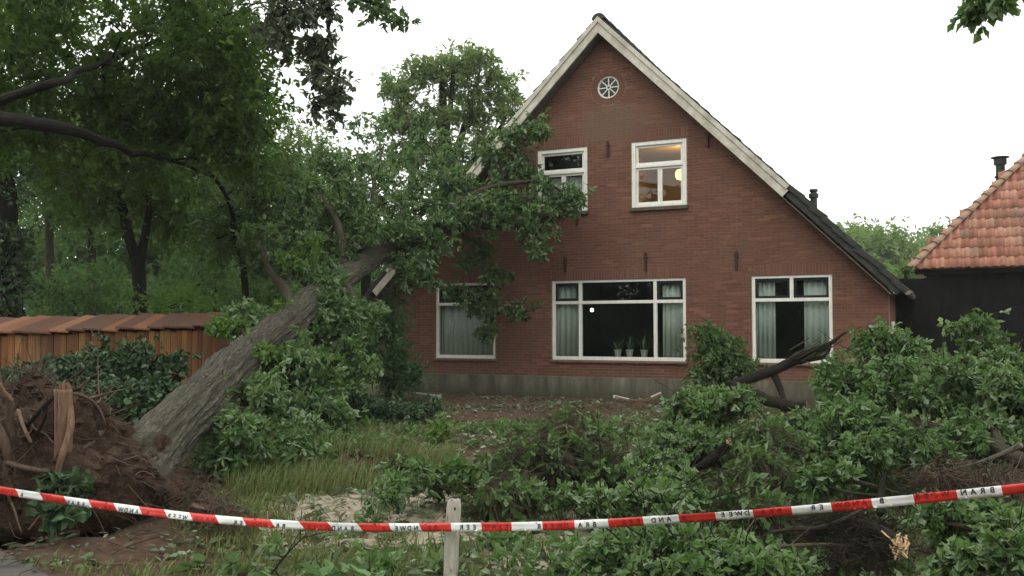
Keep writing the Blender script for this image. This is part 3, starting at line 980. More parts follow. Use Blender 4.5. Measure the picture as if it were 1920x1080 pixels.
# ------------------------------------------------------------------ barn with the orange pantile roof
BE = dep(1708, 503, 24.0)         # left end of the eave
BS = math.radians(55)
barn = thing('barn', (BE[0], BE[1], 0), 'black boarded barn with an orange pantile hipped roof right of the house', 'barn')
BX = np.array([1.0, 0, 0])        # eave runs parallel to the farmhouse front
bn = np.array([0, 1.0, 0])        # into the barn
slope_up = bn * math.cos(BS) + np.array([0, 0, math.sin(BS)])
bnorm = np.cross(BX, slope_up)
if bnorm @ bn > 0: bnorm = -bnorm
HIPK = 0.78                       # run along the eave per metre up the slope
TW, TL, NR, NC = 0.20, 0.325, 22, 62
top_a = NR * TL
s = Shape()
q = [BE, BE + BX * NC * TW, BE + BX * (NC * TW) + slope_up * top_a, BE + BX * (top_a * HIPK) + slope_up * top_a]
q = [p - bnorm * 0.03 for p in q]
s.add(q + [p - bnorm * 0.05 for p in q], [(0, 1, 2, 3), (7, 6, 5, 4), (0, 4, 5, 1), (1, 5, 6, 2), (2, 6, 7, 3), (3, 7, 4, 0)])
apex = BE + BX * (top_a * HIPK) + slope_up * top_a
back_c = BE + bn * 9.0
s.add([BE - bnorm * .03, apex - bnorm * .03, np.array([apex[0], apex[1], apex[2]]) + bn * 2.0, back_c - np.array([0, 0, .03])], [(0, 1, 2, 3)])
broof = s.obj('roof', M['pantile_hip'], barn)
# one pantile: S-shaped section, slightly longer than the course
sec = [(-0.105, 0.0), (-0.07, -0.012), (-0.03, -0.004), (0.0, 0.02), (0.04, 0.042), (0.08, 0.036), (0.108, 0.008)]
V = [(x, yy, z + (0.022 if yy < 0 else 0.0)) for yy in (-0.03, TL + 0.03) for x, z in sec] + [(x, -0.03, z + 0.022 - 0.016) for x, z in sec]
n = len(sec)
F = [(i, i + 1, n + i + 1, n + i) for i in range(n - 1)] + [(2 * n + i, 2 * n + i + 1, i + 1, i) for i in range(n - 1)]
Rm = Matrix((tuple(BX), tuple(slope_up), tuple(bnorm))).transposed()
Re = Rm.to_euler()
pt = None
cnt = 0
more_V, more_F = [], []
for r in range(NR):
    for c in range(NC):
        u0 = (c + 0.5) * TW; a0 = r * TL
        if u0 < a0 * HIPK - 0.02: continue
        p = BE + BX * u0 + slope_up * a0
        vis = u0 < 4.4 and a0 < 4.3
        if vis and cnt < 300:
            if pt is None:
                pt_o = poly_obj('roof_tile', V, F, M['pantile'], broof, loc=(0, 0, 0), smooth_shade=True); pt = pt_o.data; o = pt_o
            else: o = link('roof_tile', pt, broof, loc=(0, 0, 0))
            o.location = Vector(p - ORIGIN[barn.name] + rng.normal(0, 0.004, 3))
            e = Re.copy(); e.y += rng.normal(0, 0.015); e.z += rng.normal(0, 0.012); o.rotation_euler = e
            cnt += 1
        else:
            pts = [np.array(Rm) @ np.array(v) + p for v in V]
            more_F += [[i + len(more_V) for i in f] for f in F]; more_V += pts
tag(poly_obj('tile_field', more_V, more_F, M['pantile'], broof, smooth_shade=True), kind='stuff')
# hip tiles
hd = unit((BX * HIPK + slope_up)[None])[0]
hl = np.linalg.norm(BX * HIPK + slope_up)
hx = unit(np.cross(hd, np.array([0, 0, 1]))[None])[0]; hz = np.cross(hx, hd)
Rh = Matrix((tuple(hx), tuple(hd), tuple(hz))).transposed().to_euler()
ht = None
for i in range(int(top_a * hl / 0.34)):
    p = BE + hd * (i * 0.34 - 0.06) + bnorm * 0.02
    if ht is None:
        n = 6
        V2 = [(0.13 * math.cos(math.pi * j / n) * k_, y, 0.10 * math.sin(math.pi * j / n) * k_ + z_) for k_, y, z_ in ((1.1, 0, 0.02), (0.85, 0.40, 0)) for j in range(n + 1)]
        F2 = [(j, j + 1, n + 2 + j, n + 1 + j) for j in range(n)] + [tuple(range(n + 1))[::-1]]
        ho = poly_obj('hip_tile', V2, F2, M['pantile_hip'], broof, loc=(0, 0, 0)); ht = ho.data; o = ho
    else: o = link('hip_tile', ht, broof, loc=(0, 0, 0))
    o.location = Vector(p - ORIGIN[barn.name]); e = Rh.copy(); e.y += rng.normal(0, 0.03); o.rotation_euler = e
# walls of tarred boards
w0 = BE + bn * 0.38 + BX * 0.30
nb = 58
for i in range(nb):
    p = w0 + BX * (i * 0.205)
    q = p.copy(); q[2] = -0.1
    h = BE[2] + 0.30
    s = Shape()
    off = (0.0 if i % 2 else 0.018)
    M4 = np.eye(4); M4[:3, 0] = BX; M4[:3, 1] = bn; M4[:3, 2] = (0, 0, 1); M4[:3, 3] = q
    s.box(0.0, 0.198 + rng.random() * .005, -0.012 - off, 0.012 - off, 0, h + 0.1, M4)
    s.obj('plank', M['tar'], barn)
s = Shape()
M4 = np.eye(4); M4[:3, 0] = BX; M4[:3, 1] = bn; M4[:3, 2] = (0, 0, 1); M4[:3, 3] = (w0[0], w0[1], -0.1)
s.box(0.0, 0.03, 0.02, 8.5, 0, BE[2] - 0.2, M4).box(0.03, nb * .205, 0.022, 0.06, 0, BE[2] + .2, M4)
s.obj('side_wall', M['tar'], barn)
s = Shape(); s.beam(BE + bn * .10 + np.array([0, 0, -.09]), BE + bn * .10 + BX * NC * TW + np.array([0, 0, -.09]), 0.03, 0.14); s.obj('fascia', M['tar'], barn)
gate = thing('board_gate', (5.95, 3.0, 0), 'dark boarded gate closing the gap between house and barn', 'gate')
for i in range(5):
    Shape().box(5.61 + i * .16, 5.785 + i * .16, 3.0 + (i % 2) * .034, 3.03 + (i % 2) * .034, -.05, 2.55).obj('plank', M['tar'], gate)
Shape().box(5.62, 6.42, 3.068, 3.11, 2.25, 2.35).obj('rail', M['tar'], gate)
fp = dep(1876, 335, 27.0)
s = Shape().lathe([(0.13, -0.7), (0.13, 0.03), (0.16, 0.03), (0.16, 0.08), (0.125, 0.085), (0.125, 0.40), (0.155, 0.41), (0.175, 0.42), (0.175, 0.58), (0.15, 0.59), (0.15, 0.60), (0.25, 0.615), (0.25, 0.64), (0.02, 0.67)], fp, 18)
s.obj('flue_pipe', M['black'], barn)

# ------------------------------------------------------------------ low wooden shed behind the shrub on the left
SA, SB = dep(-420, 634, 11.6), dep(411, 612, 15.5)
shed = thing('wooden_shed', ((SA[0] + SB[0]) / 2, (SA[1] + SB[1]) / 2, 0), 'low reddish wooden shed of upright planks with a lean-to board roof', 'shed')
sdir = unit(((SB - SA) * np.array([1, 1, 0]))[None])[0]
slen = np.linalg.norm((SB - SA)[:2])
r_end = dep(436, 588, 17.6)
sup = r_end - SB
npl = int(slen / 0.088)
snorm = np.array([sdir[1], -sdir[0], 0])
if snorm @ (CAM - SA) < 0: snorm = -snorm
for i in range(npl):
    f = (i + 0.5) / npl
    p = SA * (1 - f) + SB * f
    top = p[2] - 0.05
    M4 = np.eye(4); M4[:3, 0] = sdir; M4[:3, 1] = snorm; M4[:3, 2] = (0, 0, 1); M4[:3, 3] = (p[0], p[1], -0.05)
    c = np.array([p[0], p[1], 0.6])
    off = (i % 2) * 0.022 + rng.random() * 0.008
    s = Shape().box(-0.0445, 0.0425, -0.10 + off, -0.078 + off, 0.0, top + 0.05 + rng.normal(0, 0.015), M4)
    V = np.concatenate(s.V) - c
    o = poly_obj('plank', V, s.F, M['plank'], shed, loc=(c[0], c[1], c[2]))
nrb = 24
for i in range(nrb):
    f0 = i / nrb; f1 = (i + 1.12) / nrb
    p0 = SA * (1 - f0) + SB * f0; p1 = SA * (1 - f1) + SB * f1
    d = rng.normal(0, 0.012); lift = 0.028
    a = p0 + np.array([0, 0, lift + d]) + snorm * (0.03 + rng.random() * 0.03)
    b = p1 + np.array([0, 0, -0.0 + d]) + snorm * (0.03 + rng.random() * 0.03)
    q = [a, b, b + sup, a + sup]
    dn = np.array([0, 0, -0.028])
    V = np.array(q + [v + dn for v in q]); c = V.mean(0)
    o = poly_obj('roof_board', V - c, [(0, 1, 2, 3), (7, 6, 5, 4), (0, 4, 5, 1), (1, 5, 6, 2), (2, 6, 7, 3), (3, 7, 4, 0)], M['roofboard'], shed, loc=tuple(c))
s = Shape()
s.beam(SA - snorm * .16 + np.array([0, 0, -.12]), SB - snorm * .16 + np.array([0, 0, -.12]), 0.05, 0.10)
s.beam(SB - sdir * .03 - snorm * 0.1, SB + sup - sdir * .03, 0.05, 0.1)
s.obj('rail', M['plank'], shed)
s = Shape().add([SB - sdir * .03 + np.array([0, 0, -.06]), SB + sup - sdir * .03 + np.array([0, 0, -.06]), (SB + sup - sdir * .03) * np.array([1, 1, 0]), (SB - sdir * .03) * np.array([1, 1, 0])], [(0, 1, 2, 3)])
s.add([SA + sup + np.array([0, 0, -.06]), SB + sup - sdir * .03 + np.array([0, 0, -.06]), (SB + sup - sdir * .03) * np.array([1, 1, 0]), (SA + sup) * np.array([1, 1, 0])], [(0, 1, 2, 3)])
s.obj('side_wall', M['plank'], shed)

# ------------------------------------------------------------------ branch and leaf builders


class Tubes:
    def __init__(s): s.V, s.L, s.UV, s.n = [], [], [], 0

    def add(s, P, R, sides=8, wob=0.0, cap=True):
        P = np.array(P, float); R = np.array(R, float); k = len(P)
        T = np.gradient(P, axis=0); T = unit(T)
        ref = np.array([0, 0, 1.0]) if abs(T[0][2]) < 0.9 else np.array([1.0, 0, 0])
        X = unit(np.cross(T, ref)); Y = np.cross(X, T)
        a = np.linspace(0, 2 * math.pi, sides, endpoint=False)
        ring = P[:, None] + (X[:, None] * np.cos(a)[None, :, None] + Y[:, None] * np.sin(a)[None, :, None]) * R[:, None, None]
        if wob:
            d = fbm(ring[..., 0] * 2.5, ring[..., 1] * 2.5, ring[..., 2] * 2.5, 3)[..., None]
            ring = P[:, None] + (ring - P[:, None]) * (1 + wob * d)
        s.V.append(ring.reshape(-1, 3))
        i = np.arange(k - 1)[:, None] * sides; j = np.arange(sides)[None]; j2 = (j + 1) % sides
        q = np.stack([i + j, i + j2, i + sides + j2, i + sides + j], -1).reshape(-1, 4) + s.n
        ln = np.concatenate([[0], np.cumsum(np.linalg.norm(np.diff(P, axis=0), axis=1))])
        u0 = np.broadcast_to(j / sides, (k - 1, sides)); u1 = np.broadcast_to((j + 1) / sides, (k - 1, sides))
        v0 = np.broadcast_to(ln[:-1, None], (k - 1, sides)); v1 = np.broadcast_to(ln[1:, None], (k - 1, sides))
        per = max(1.0, round(2 * math.pi * R.mean() / 0.25))
        s.UV.append(np.stack([np.stack([u0 * per, v0], -1), np.stack([u1 * per, v0], -1), np.stack([u1 * per, v1], -1), np.stack([u0 * per, v1], -1)], 2).reshape(-1, 2))
        s.L.append(q); s.n += k * sides
        if cap:                                   # pinch both ends shut
            for e, ii in ((0, 0), (k - 1, (k - 1) * sides)):
                s.V.append(P[e][None]); ci_ = s.n; s.n += 1
                jj = np.arange(sides); base = s.n - 1 - k * sides - (0 if e == 0 else 1)
                a_, b_ = base + ii + jj, base + ii + (jj + 1) % sides
                f = np.stack([b_, a_, np.full(sides, ci_), np.full(sides, ci_)], -1) if e == 0 else np.stack([a_, b_, np.full(sides, ci_), np.full(sides, ci_)], -1)
                s.L.append(f); s.UV.append(np.zeros((sides * 4, 2)))
        return s

    def sticks(s, A, B, r0, r1, C=None):
        """many three-sided twigs at once; C optional middle points"""
        A, B = np.array(A, float), np.array(B, float); n = len(A)
        if n == 0: return s
        r0 = np.broadcast_to(r0, n); r1 = np.broadcast_to(r1, n)
        rows = [A, B] if C is None else [A, C, B]; rr = [r0, r1] if C is None else [r0, (r0 + r1) / 2, r1]
        nr_ = len(rows)
        T = unit(B - A); ref = np.where(np.abs(T[:, 2:3]) < 0.9, [[0, 0, 1.0]], [[1.0, 0, 0]])
        X = unit(np.cross(T, ref)); Y = np.cross(X, T)
        V = np.zeros((n, nr_, 3, 3))
        for ri in range(nr_):
            for k in range(3):
                a = 2 * math.pi * k / 3
                V[:, ri, k] = rows[ri] + (X * math.cos(a) + Y * math.sin(a)) * rr[ri][:, None]
        s.V.append(V.reshape(-1, 3))
        q = []
        for ri in range(nr_ - 1):
            for k in range(3):
                k2 = (k + 1) % 3
                q.append([ri * 3 + k, ri * 3 + k2, ri * 3 + 3 + k2, ri * 3 + 3 + k])
        q = (np.array(q)[None] + (np.arange(n) * 3 * nr_)[:, None, None]).reshape(-1, 4) + s.n
        s.L.append(q); s.UV.append(np.tile(np.array([[0, 0], [.3, 0], [.3, .3], [0, .3]]), (len(q), 1)))
        s.n += n * 3 * nr_
        return s

    def obj(s, name, mat, parent=None, kind=None, label=None):
        V = np.concatenate(s.V)
        if parent is not None: V = V - ORIGIN[parent.name]
        Q = np.concatenate(s.L); uv = np.concatenate(s.UV)
        tri = Q[:, 2] == Q[:, 3]
        tot = np.where(tri, 3, 4); keep = np.ones((len(Q), 4), bool); keep[tri, 3] = False
        me = raw_mesh(name, V, Q[keep], np.concatenate([[0], np.cumsum(tot)[:-1]]), tot, mat, uv=uv.reshape(-1, 4, 2)[keep], smooth_shade=True)
        return tag(link(name, me, parent), label, kind=kind)


def tmpl(half, fold=0.25, curl=0.25):
    """leaf outline: list of (x, y) for one side from base to tip; folded on the midrib"""
    h = np.array(half, float); n = len(h)
    z = lambda x, y: abs(y) * fold - curl * 0.5 * x * x
    V = [(x, y, z(x, y)) for x, y in h]
    inner = [(x, -y, z(x, y)) for x, y in h[1:-1]]
    V = V + inner
    up = list(range(n)); dn = [0] + [n + i for i in range(n - 2)] + [n - 1]
    return np.array(V), [up[::-1], dn]


SHAPES = {
    'lance': tmpl([(0, 0), (.45, .17), (1, 0)]),
    'ovate': tmpl([(0, 0), (.3, .2), (.68, .19), (1, 0)]),
    'broad': tmpl([(0, 0), (.28, .3), (.7, .3), (1, 0)]),
    'oak': tmpl([(0, 0), (.30, .17), (.42, .09), (.64, .25), (1, 0)], 0.3, 0.3),
}


def leaves_obj(name, P, D, size, mat, parent=None, shape='ovate', tint=None, up=1.0, jit=0.6, kind='stuff', label=None, N=None):
    """P leaf bases, D leaf directions"""
    n = len(P)
    D = unit(D)
    if N is None and SHOOT_N is not None and len(SHOOT_N) == n:
        N = SHOOT_N + rng.normal(0, jit * 0.55, (n, 3))
    if N is None:
        N = np.array([[0, 0, up]]) + rng.normal(0, jit, (n, 3))
    Y = unit(np.cross(N, D)); N = np.cross(D, Y)
    T, F = SHAPES[shape]
    sz = size * np.clip(rng.normal(1, 0.32, n), 0.4, 1.8)
    wd = sz * rng.uniform(0.85, 1.2, n)
    cu = rng.uniform(0.3, 2.2, n)
    V = P[:, None] + D[:, None] * (T[None, :, 0:1] * sz[:, None, None]) + Y[:, None] * (T[None, :, 1:2] * wd[:, None, None]) + N[:, None] * (T[None, :, 2:3] * (sz * cu)[:, None, None])
    k = len(T)
    flatF = np.concatenate([np.array(f) for f in F]); tot1 = np.array([len(f) for f in F])
    L = (flatF[None] + (np.arange(n) * k)[:, None]).ravel()
    tot = np.tile(tot1, n); st = np.concatenate([[0], np.cumsum(tot)[:-1]])
    if tint is None: tint = rng.random(n)
    V = V.reshape(-1, 3)
    if parent is not None: V = V - ORIGIN[parent.name]
    me = raw_mesh(name, V, L, st, tot, mat, attrs={'tint': np.repeat(np.clip(tint, 0, 1), k)})
    return tag(link(name, me, parent), label, kind=kind)


def blobs(spec, d_jit=None):
    """spec: rows (x, y, rx, ry, depth, depth spread, count); scattered clump centres, one row each in metres"""
    out = []
    for (x, y, rx, ry, d, dd, n) in spec:
        v = rng.normal(0, 1, (n, 3)); v = unit(v) * (rng.random((n, 1)) ** (1 / 2.2)) * np.where(rng.random((n, 1)) < 0.16, rng.uniform(1.0, 1.4, (n, 1)), 1.0)
        for a in v: out.append(dep(x + a[0] * rx, y + a[1] * ry, d + a[2] * dd))
    return np.array(out)


def bez(P, n=8):
    """smooth polyline through points"""
    P = np.array(P, float); m = len(P)
    t = np.linspace(0, m - 1, (m - 1) * n + 1)
    i = np.clip(np.floor(t).astype(int), 0, m - 2); f = (t - i)[:, None]
    p0, p1, p2, p3 = P[np.maximum(i - 1, 0)], P[i], P[i + 1], P[np.minimum(i + 2, m - 1)]
    return 0.5 * (2 * p1 + (p2 - p0) * f + (2 * p0 - 5 * p1 + 4 * p2 - p3) * f ** 2 + (-p0 + 3 * p1 - 3 * p2 + p3) * f ** 3)


def path(pts, radii, n=6, wig=0.0):
    """pixel/depth control points -> smooth axis and radii"""
    P = np.array([dep(*p) if len(p) == 3 and not isinstance(p, np.ndarray) else p for p in pts])
    Q = bez(P, n)
    R = np.interp(np.linspace(0, 1, len(Q)), np.linspace(0, 1, len(radii)), radii)
    if wig: Q = Q + wig * np.stack([fbm(Q[:, 0] * 1.5, Q[:, 1] * 1.5, Q[:, 2] * 1.5 + k * 9, 3) for k in range(3)], -1)
    return Q, R


def ramify(tubes, skel, clumps, r_tip=0.006, r_max=0.12, sag=0.08):
    """join every clump to the nearest wood already there (limbs first), thicker where more hangs on it"""
    S = np.concatenate([q for q, r in skel]); SR = np.concatenate([r for q, r in skel])
    d0 = np.array([np.min(np.sum((S - c) ** 2, 1)) for c in clumps])
    order = np.argsort(d0)
    nodes = [p for p in S]; par = [-1] * len(S); isk = len(S)
    A = np.zeros((len(S) + len(clumps), 3)); A[:len(S)] = S; m = len(S)
    parent = np.full(len(A), -1)
    for ci_ in order:
        c = clumps[ci_]
        dd = np.sum((A[:m] - c) ** 2, 1) + 1e-4
        parent[m] = int(np.argmin(dd)); A[m] = c; m += 1
    cntv = np.ones(len(A))
    for k in range(m - 1, isk - 1, -1):
        if parent[k] >= isk: cntv[parent[k]] += cntv[k]
    a, b, r0, r1, c3 = [], [], [], [], []
    for k in range(isk, m):
        p = A[parent[k]]; r = min(r_tip * math.sqrt(cntv[k]) * 1.15, r_max)
        if parent[k] < isk: r = min(r, SR[parent[k]] * 0.75)
        a.append(p); b.append(A[k]); r0.append(r); r1.append(max(r * 0.75, r_tip))
        L = np.linalg.norm(A[k] - p)
        c3.append((p + A[k]) / 2 + rng.normal(0, 0.08, 3) * L + np.array([0, 0, sag * L]))
    tubes.sticks(a, b, np.array(r0), np.array(r1), np.array(c3))


SHOOT_N, TURNED = None, 0.08     # shoot normals; share of shoots lying with the pale side up


def clump_leaves(C, R, tips, per, droop=0.25, flat=0.7, outw=0.6, twl=0.55):
    """for every clump centre: shoots pointing outwards, leaves along their outer part and in a rosette at the tip"""
    n = len(C)
    v = unit(rng.normal(0, 1, (n, tips, 3))); v[..., 2] *= flat
    Rn = R * np.exp(rng.normal(0, 0.25, (n, 1, 1)))
    rad = Rn * (rng.random((n, tips, 1)) ** 0.5) * np.where(rng.random((n, tips, 1)) < 0.12, 1.65, 1.0)
    tip = C[:, None] + v * rad
    td = unit(v * 0.8 + rng.normal(0, 0.45, v.shape))
    ln = Rn * twl * rng.uniform(0.5, 1.3, (n, tips, 1))
    start = tip - td * ln
    f = 1 - rng.random((n, tips, per, 1)) ** 1.6 * 0.75
    P = start[:, :, None] + (tip - start)[:, :, None] * f
    P = P.reshape(-1, 3)
    D = np.repeat(td.reshape(-1, 3), per, 0) * outw + unit(rng.normal(0, 1, P.shape)) * 0.75; D[:, 2] -= droop
    tint = np.repeat(np.repeat(rng.random(n), tips), per) * 0.35 + np.repeat(rng.random(n * tips), per) * 0.35 + rng.random(len(P)) * 0.3
    global SHOOT_N
    sn = rng.normal(0, 0.55, (n * tips, 3)); sn[:, 2] += np.where(rng.random(n * tips) < TURNED, -0.8, 0.9)
    SHOOT_N = np.repeat(unit(sn), per, 0)
    return P, D, tint, start.reshape(-1, 3), tip.reshape(-1, 3)


def plant(name, loc, label, cat, skel, clumps, leaf, bark, trunk_n=1, tips=10, per=5, R=0.5, size=0.12, shape='ovate', droop=0.25, flat=0.75,
          group=None, twig=0.004, sides=10, trunk_name='trunk', foliage='crown', r_tip=0.006, wob=0.12, twigs=True, up=1.0, jit=0.6, twig_mat=None, root=None, whips=0):
    """a tree, shrub or broken bough: wood parts, twigs, foliage"""
    th = root or thing(name, loc, label, cat, group)
    for i, (q, r) in enumerate(skel):
        tb = Tubes(); tb.add(q, r, sides if i < trunk_n else max(6, sides - 3), wob)
        tb.obj(trunk_name if i < trunk_n else 'branch', bark, th)
    P, D, tint, s0, s1 = clump_leaves(clumps, R, tips, per, droop, flat)
    tw = Tubes()
    ramify(tw, skel, clumps, r_tip)
    if twigs: tw.sticks(s0, s1, twig, twig * 0.6)
    if whips:
        w0 = clumps[rng.integers(0, len(clumps), whips)]; dv = unit(w0 - clumps.mean(0) + rng.normal(0, 0.5, w0.shape)); dv[:, 2] += 0.15
        ll = rng.uniform(0.25, 0.7, (whips, 1))
        tw.sticks(w0, w0 + dv * ll, 0.0065, 0.0025, w0 + dv * ll * .5 + rng.normal(0, .04, w0.shape))
    tw.obj('twigs', twig_mat or bark, th, kind='stuff')
    leaves_obj(foliage, P, D, size, leaf, th, shape, tint, up, jit)
    return th


def base(x, d):
    p = dep(x, 620, d); p[2] = float(hgt(p[0], p[1])); return p

# ------------------------------------------------------------------ background wood and trees


def trunk_to(x0, d, pts, radii, n=5):
    b = base(x0, d) - np.array([0, 0, .1])
    return path([b] + [dep(*p) for p in pts], radii, n, 0.03)


# the big oak overhanging from the left
sk = [trunk_to(-330, 13.0, [(-310, 420, 13), (-260, 200, 13), (-230, -60, 13.3), (-100, -420, 13.6)], [0.48, 0.42, 0.38, 0.34, 0.2]),
      path([(-300, 250, 13), (-60, 226, 11.3), (0, 226, 11.1), (60, 234, 11.0), (150, 250, 11.2), (235, 284, 12.2), (330, 305, 15.0), (400, 335, 15.6)], [0.15, 0.11, 0.095, 0.085, 0.07, 0.05, 0.03, 0.015], 6, 0.05),
      path([(-290, 240, 13), (-60, 205, 11.6), (0, 193, 11.3), (60, 168, 11.1), (120, 145, 11.4), (230, 100, 14.0), (380, 40, 14.6), (520, 0, 13)], [0.12, 0.075, 0.065, 0.06, 0.05, 0.035, 0.02, 0.01], 6, 0.05),
      path([(-235, 0, 13.2), (0, -60, 12.4), (250, -80, 12), (450, -50, 11.8), (640, -20, 11.6), (740, 20, 11.4)], [0.2, 0.15, 0.11, 0.08, 0.05, 0.012], 6, 0.04)]
cl = np.concatenate([blobs([(80, 60, 330, 130, 14.6, 2.0, 96), (400, 90, 160, 140, 14.2, 1.8, 84), (450, 240, 90, 110, 14.8, 1.3, 44), (320, 250, 170, 80, 15.2, 1.4, 46), (60, 270, 140, 90, 15.6, 1.5, 32), (230, 170, 200, 80, 15.2, 1.5, 42), (60, -40, 300, 60, 12.5, 1.2, 30)])])
oak = plant('oak_tree', base(-330, 13.0), 'dark oak with heavy limbs overhanging from the left edge above the shed', 'tree', sk, cl, M['oak_dark'], M['bark_dark'], twigs=False, tips=22, per=7, R=0.5, size=0.092, droop=0.35, wob=0.1, group='trees left of the house')
cl2 = blobs([(545, 50, 60, 70, 11.9, 0.5, 20), (596, 90, 38, 60, 11.7, 0.4, 11), (614, 165, 34, 62, 11.6, 0.35, 18), (570, 10, 60, 40, 11.6, .5, 12)])
P, D, ti, a, b = clump_leaves(cl2, 0.19, 11, 6, 0.4)
leaves_obj('crown', P, D, 0.078, M['purple'], oak, 'ovate', ti)
cl3 = blobs([(715, 16, 32, 14, 11.4, 0.3, 5), (750, 42, 26, 12, 11.4, 0.2, 4), (690, -2, 30, 15, 11.4, .3, 4)])
P, D, ti, a3, b3 = clump_leaves(cl3, 0.2, 7, 5, 0.4)
leaves_obj('crown', P, D, 0.085, M['oak'], oak, 'ovate', ti)
tw = Tubes(); ramify(tw, sk[1:], np.concatenate([cl2, cl3]), 0.006); tw.sticks(a, b, 0.004, 0.002); tw.sticks(a3, b3, 0.004, 0.002); tw.obj('twigs', M['bark_dark'], oak, kind='stuff')

# forked tree behind the shed
sk = [trunk_to(262, 20.5, [(261, 540, 20.5), (256, 480, 20.5)], [0.165, 0.155, 0.15]),
      path([(256, 492, 20.5), (240, 440, 20.4), (224, 380, 20.4), (213, 320, 20.5), (200, 210, 20.6), (190, 90, 20.7)], [0.135, 0.11, 0.10, 0.085, 0.06, 0.03], 5, 0.03),
      path([(260, 494, 20.5), (270, 450, 20.7), (278, 400, 20.9), (284, 320, 21), (300, 200, 21.3)], [0.12, 0.095, 0.085, 0.06, 0.03], 5, 0.03)]
cl = blobs([(260, 270, 210, 120, 21, 2.5, 150), (330, 400, 90, 70, 21.5, 1.5, 34), (160, 360, 90, 60, 21, 1.5, 26)])
plant('forked_tree', base(262, 20.5), 'slender dark tree forking into two stems just behind the shed', 'tree', sk, cl, M['oak_dark'], M['bark_dark'], twigs=False, tips=18, per=6, R=0.75, size=0.135, shape='lance', group='trees left of the house')

# bare-stemmed trees further left
sk = [trunk_to(95, 26, [(94, 520, 26), (92, 430, 26), (96, 300, 26), (90, 150, 26)], [0.16, 0.13, 0.12, 0.10, 0.04])]
cl = blobs([(70, 250, 150, 110, 26, 3, 90), (120, 390, 60, 50, 26, 1.5, 14)])
plant('woodland_tree', base(95, 26), 'tree with a pale brown bare stem at the left, beyond the shed roof', 'tree', sk, cl, M['wood'], M['bark_mid'], twigs=False, tips=16, per=6, R=0.85, size=0.16, shape='lance', group='trees left of the house')
sk = [trunk_to(14, 18.5, [(12, 520, 18.5), (16, 420, 18.5), (8, 300, 18.6), (0, 150, 18.6)], [0.24, 0.2, 0.18, 0.15, 0.08])]
cl = np.concatenate([blobs([(10, 260, 130, 110, 18.6, 1.8, 60)]), blobs([(20, 500, 26, 110, 18.4, 0.35, 30)])])
plant('ivy_clad_tree', base(14, 18.5), 'dark ivy-covered trunk at the extreme left edge behind the shed', 'tree', sk, cl, M['shrub'], M['bark_dark'], tips=14, per=6, R=0.45, size=0.10, group='trees left of the house')
# thin bent stem under the oak
sk = [trunk_to(462, 17.5, [(458, 520, 17.5), (440, 452, 17.3), (434, 392, 17.2), (405, 335, 17.1), (372, 312, 17)], [0.08, 0.07, 0.055, 0.045, 0.035, 0.015])]
cl = np.concatenate([blobs([(470, 330, 90, 80, 17.6, 1.0, 40), (400, 420, 70, 60, 18, 1.0, 18), (440, 470, 50, 50, 18, 1.0, 14)])])
plant('bent_tree', base(462, 17.5), 'thin dark stem bending left in front of the wood, above the fallen trunk', 'tree', sk, cl, M['oak'], M['bark_dark'], tips=16, per=6, R=0.5, size=0.095, group='trees left of the house')

# the wood behind
back = [
    (-140, 30, [(0, 0, 220, 150, 30, 3, 100)], 'woodland_tree', 'dark tree at the far left of the wood, mostly hidden by the oak'),
    (170, 36, [(170, 330, 130, 150, 36, 3, 110)], 'woodland_tree', 'tall tree in the back of the wood between the pale stem and the forked tree'),
    (370, 33, [(370, 360, 120, 130, 33, 3, 100)], 'woodland_tree', 'rounded woodland tree right of the forked tree'),
    (520, 34, [(500, 400, 100, 130, 34, 3, 80)], 'woodland_tree', 'woodland tree behind the bent thin stem'),
]
for (x, d, sp, nm, lab) in back:
    y0 = sp[0][1]
    sk = [trunk_to(x, d, [(x + 4, 520, d), (x - 3, 420, d), (x + 5, y0, d)], [0.2, 0.16, 0.13, 0.05])]
    plant(nm, base(x, d), lab, 'tree', sk, blobs(sp), M['wood'], M['bark_dark'], tips=16, per=6, R=1.05, size=0.2, shape='lance', twigs=False, group='trees left of the house')
# undergrowth: shrubs one by one
for (x, y, rx, ry, d, n, mat, lab) in (
        (140, 545, 110, 60, 24, 46, 'wood', 'dense green bush behind the shed roof, left of the forked trunk'),
        (400, 520, 90, 80, 25, 50, 'wood', 'tall bush behind the right end of the shed'),
        (330, 572, 70, 30, 20, 26, 'oak_yellow', 'low bright green ferny bush just over the shed roof, right of the forked trunk'),
        (500, 560, 70, 60, 22, 34, 'oak', 'green bush behind the fallen trunk, beyond the shed end'),
        (40, 470, 70, 70, 31, 34, 'wood', 'bush at the left edge, seen between the two left stems')):
    b = base(x, d)
    sk = [path([b, dep(x, (y + 620) / 2, d), dep(x + 6, y, d)], [0.06, 0.05, 0.02], 4, 0.03)]
    plant('bush', b, lab, 'bush', sk, blobs([(x, y, rx, ry, d, 1.2, n)]), M[mat], M['bark_dark'], twigs=False, tips=16, per=6, R=0.62, size=0.115, shape='lance', group='bushes under the trees on the left', trunk_name='stem', foliage='foliage')
wm = blobs([(60, 480, 240, 120, 46, 4, 130), (330, 470, 200, 120, 46, 4, 130), (560, 470, 180, 90, 48, 4, 90), (720, 520, 140, 60, 48, 3, 40), (150, 575, 300, 24, 40, 3, 60), (450, 575, 220, 24, 40, 3, 50), (690, 590, 90, 30, 40, 2, 40)])
P, D, ti, a, b = clump_leaves(wm, 1.7, 14, 6)
leaves_obj('far_wood', P, D, 0.42, M['wood'], None, 'lance', ti)
tag(bpy.data.objects['far_wood'], 'mass of woodland closing the view behind the left trees', 'wood')
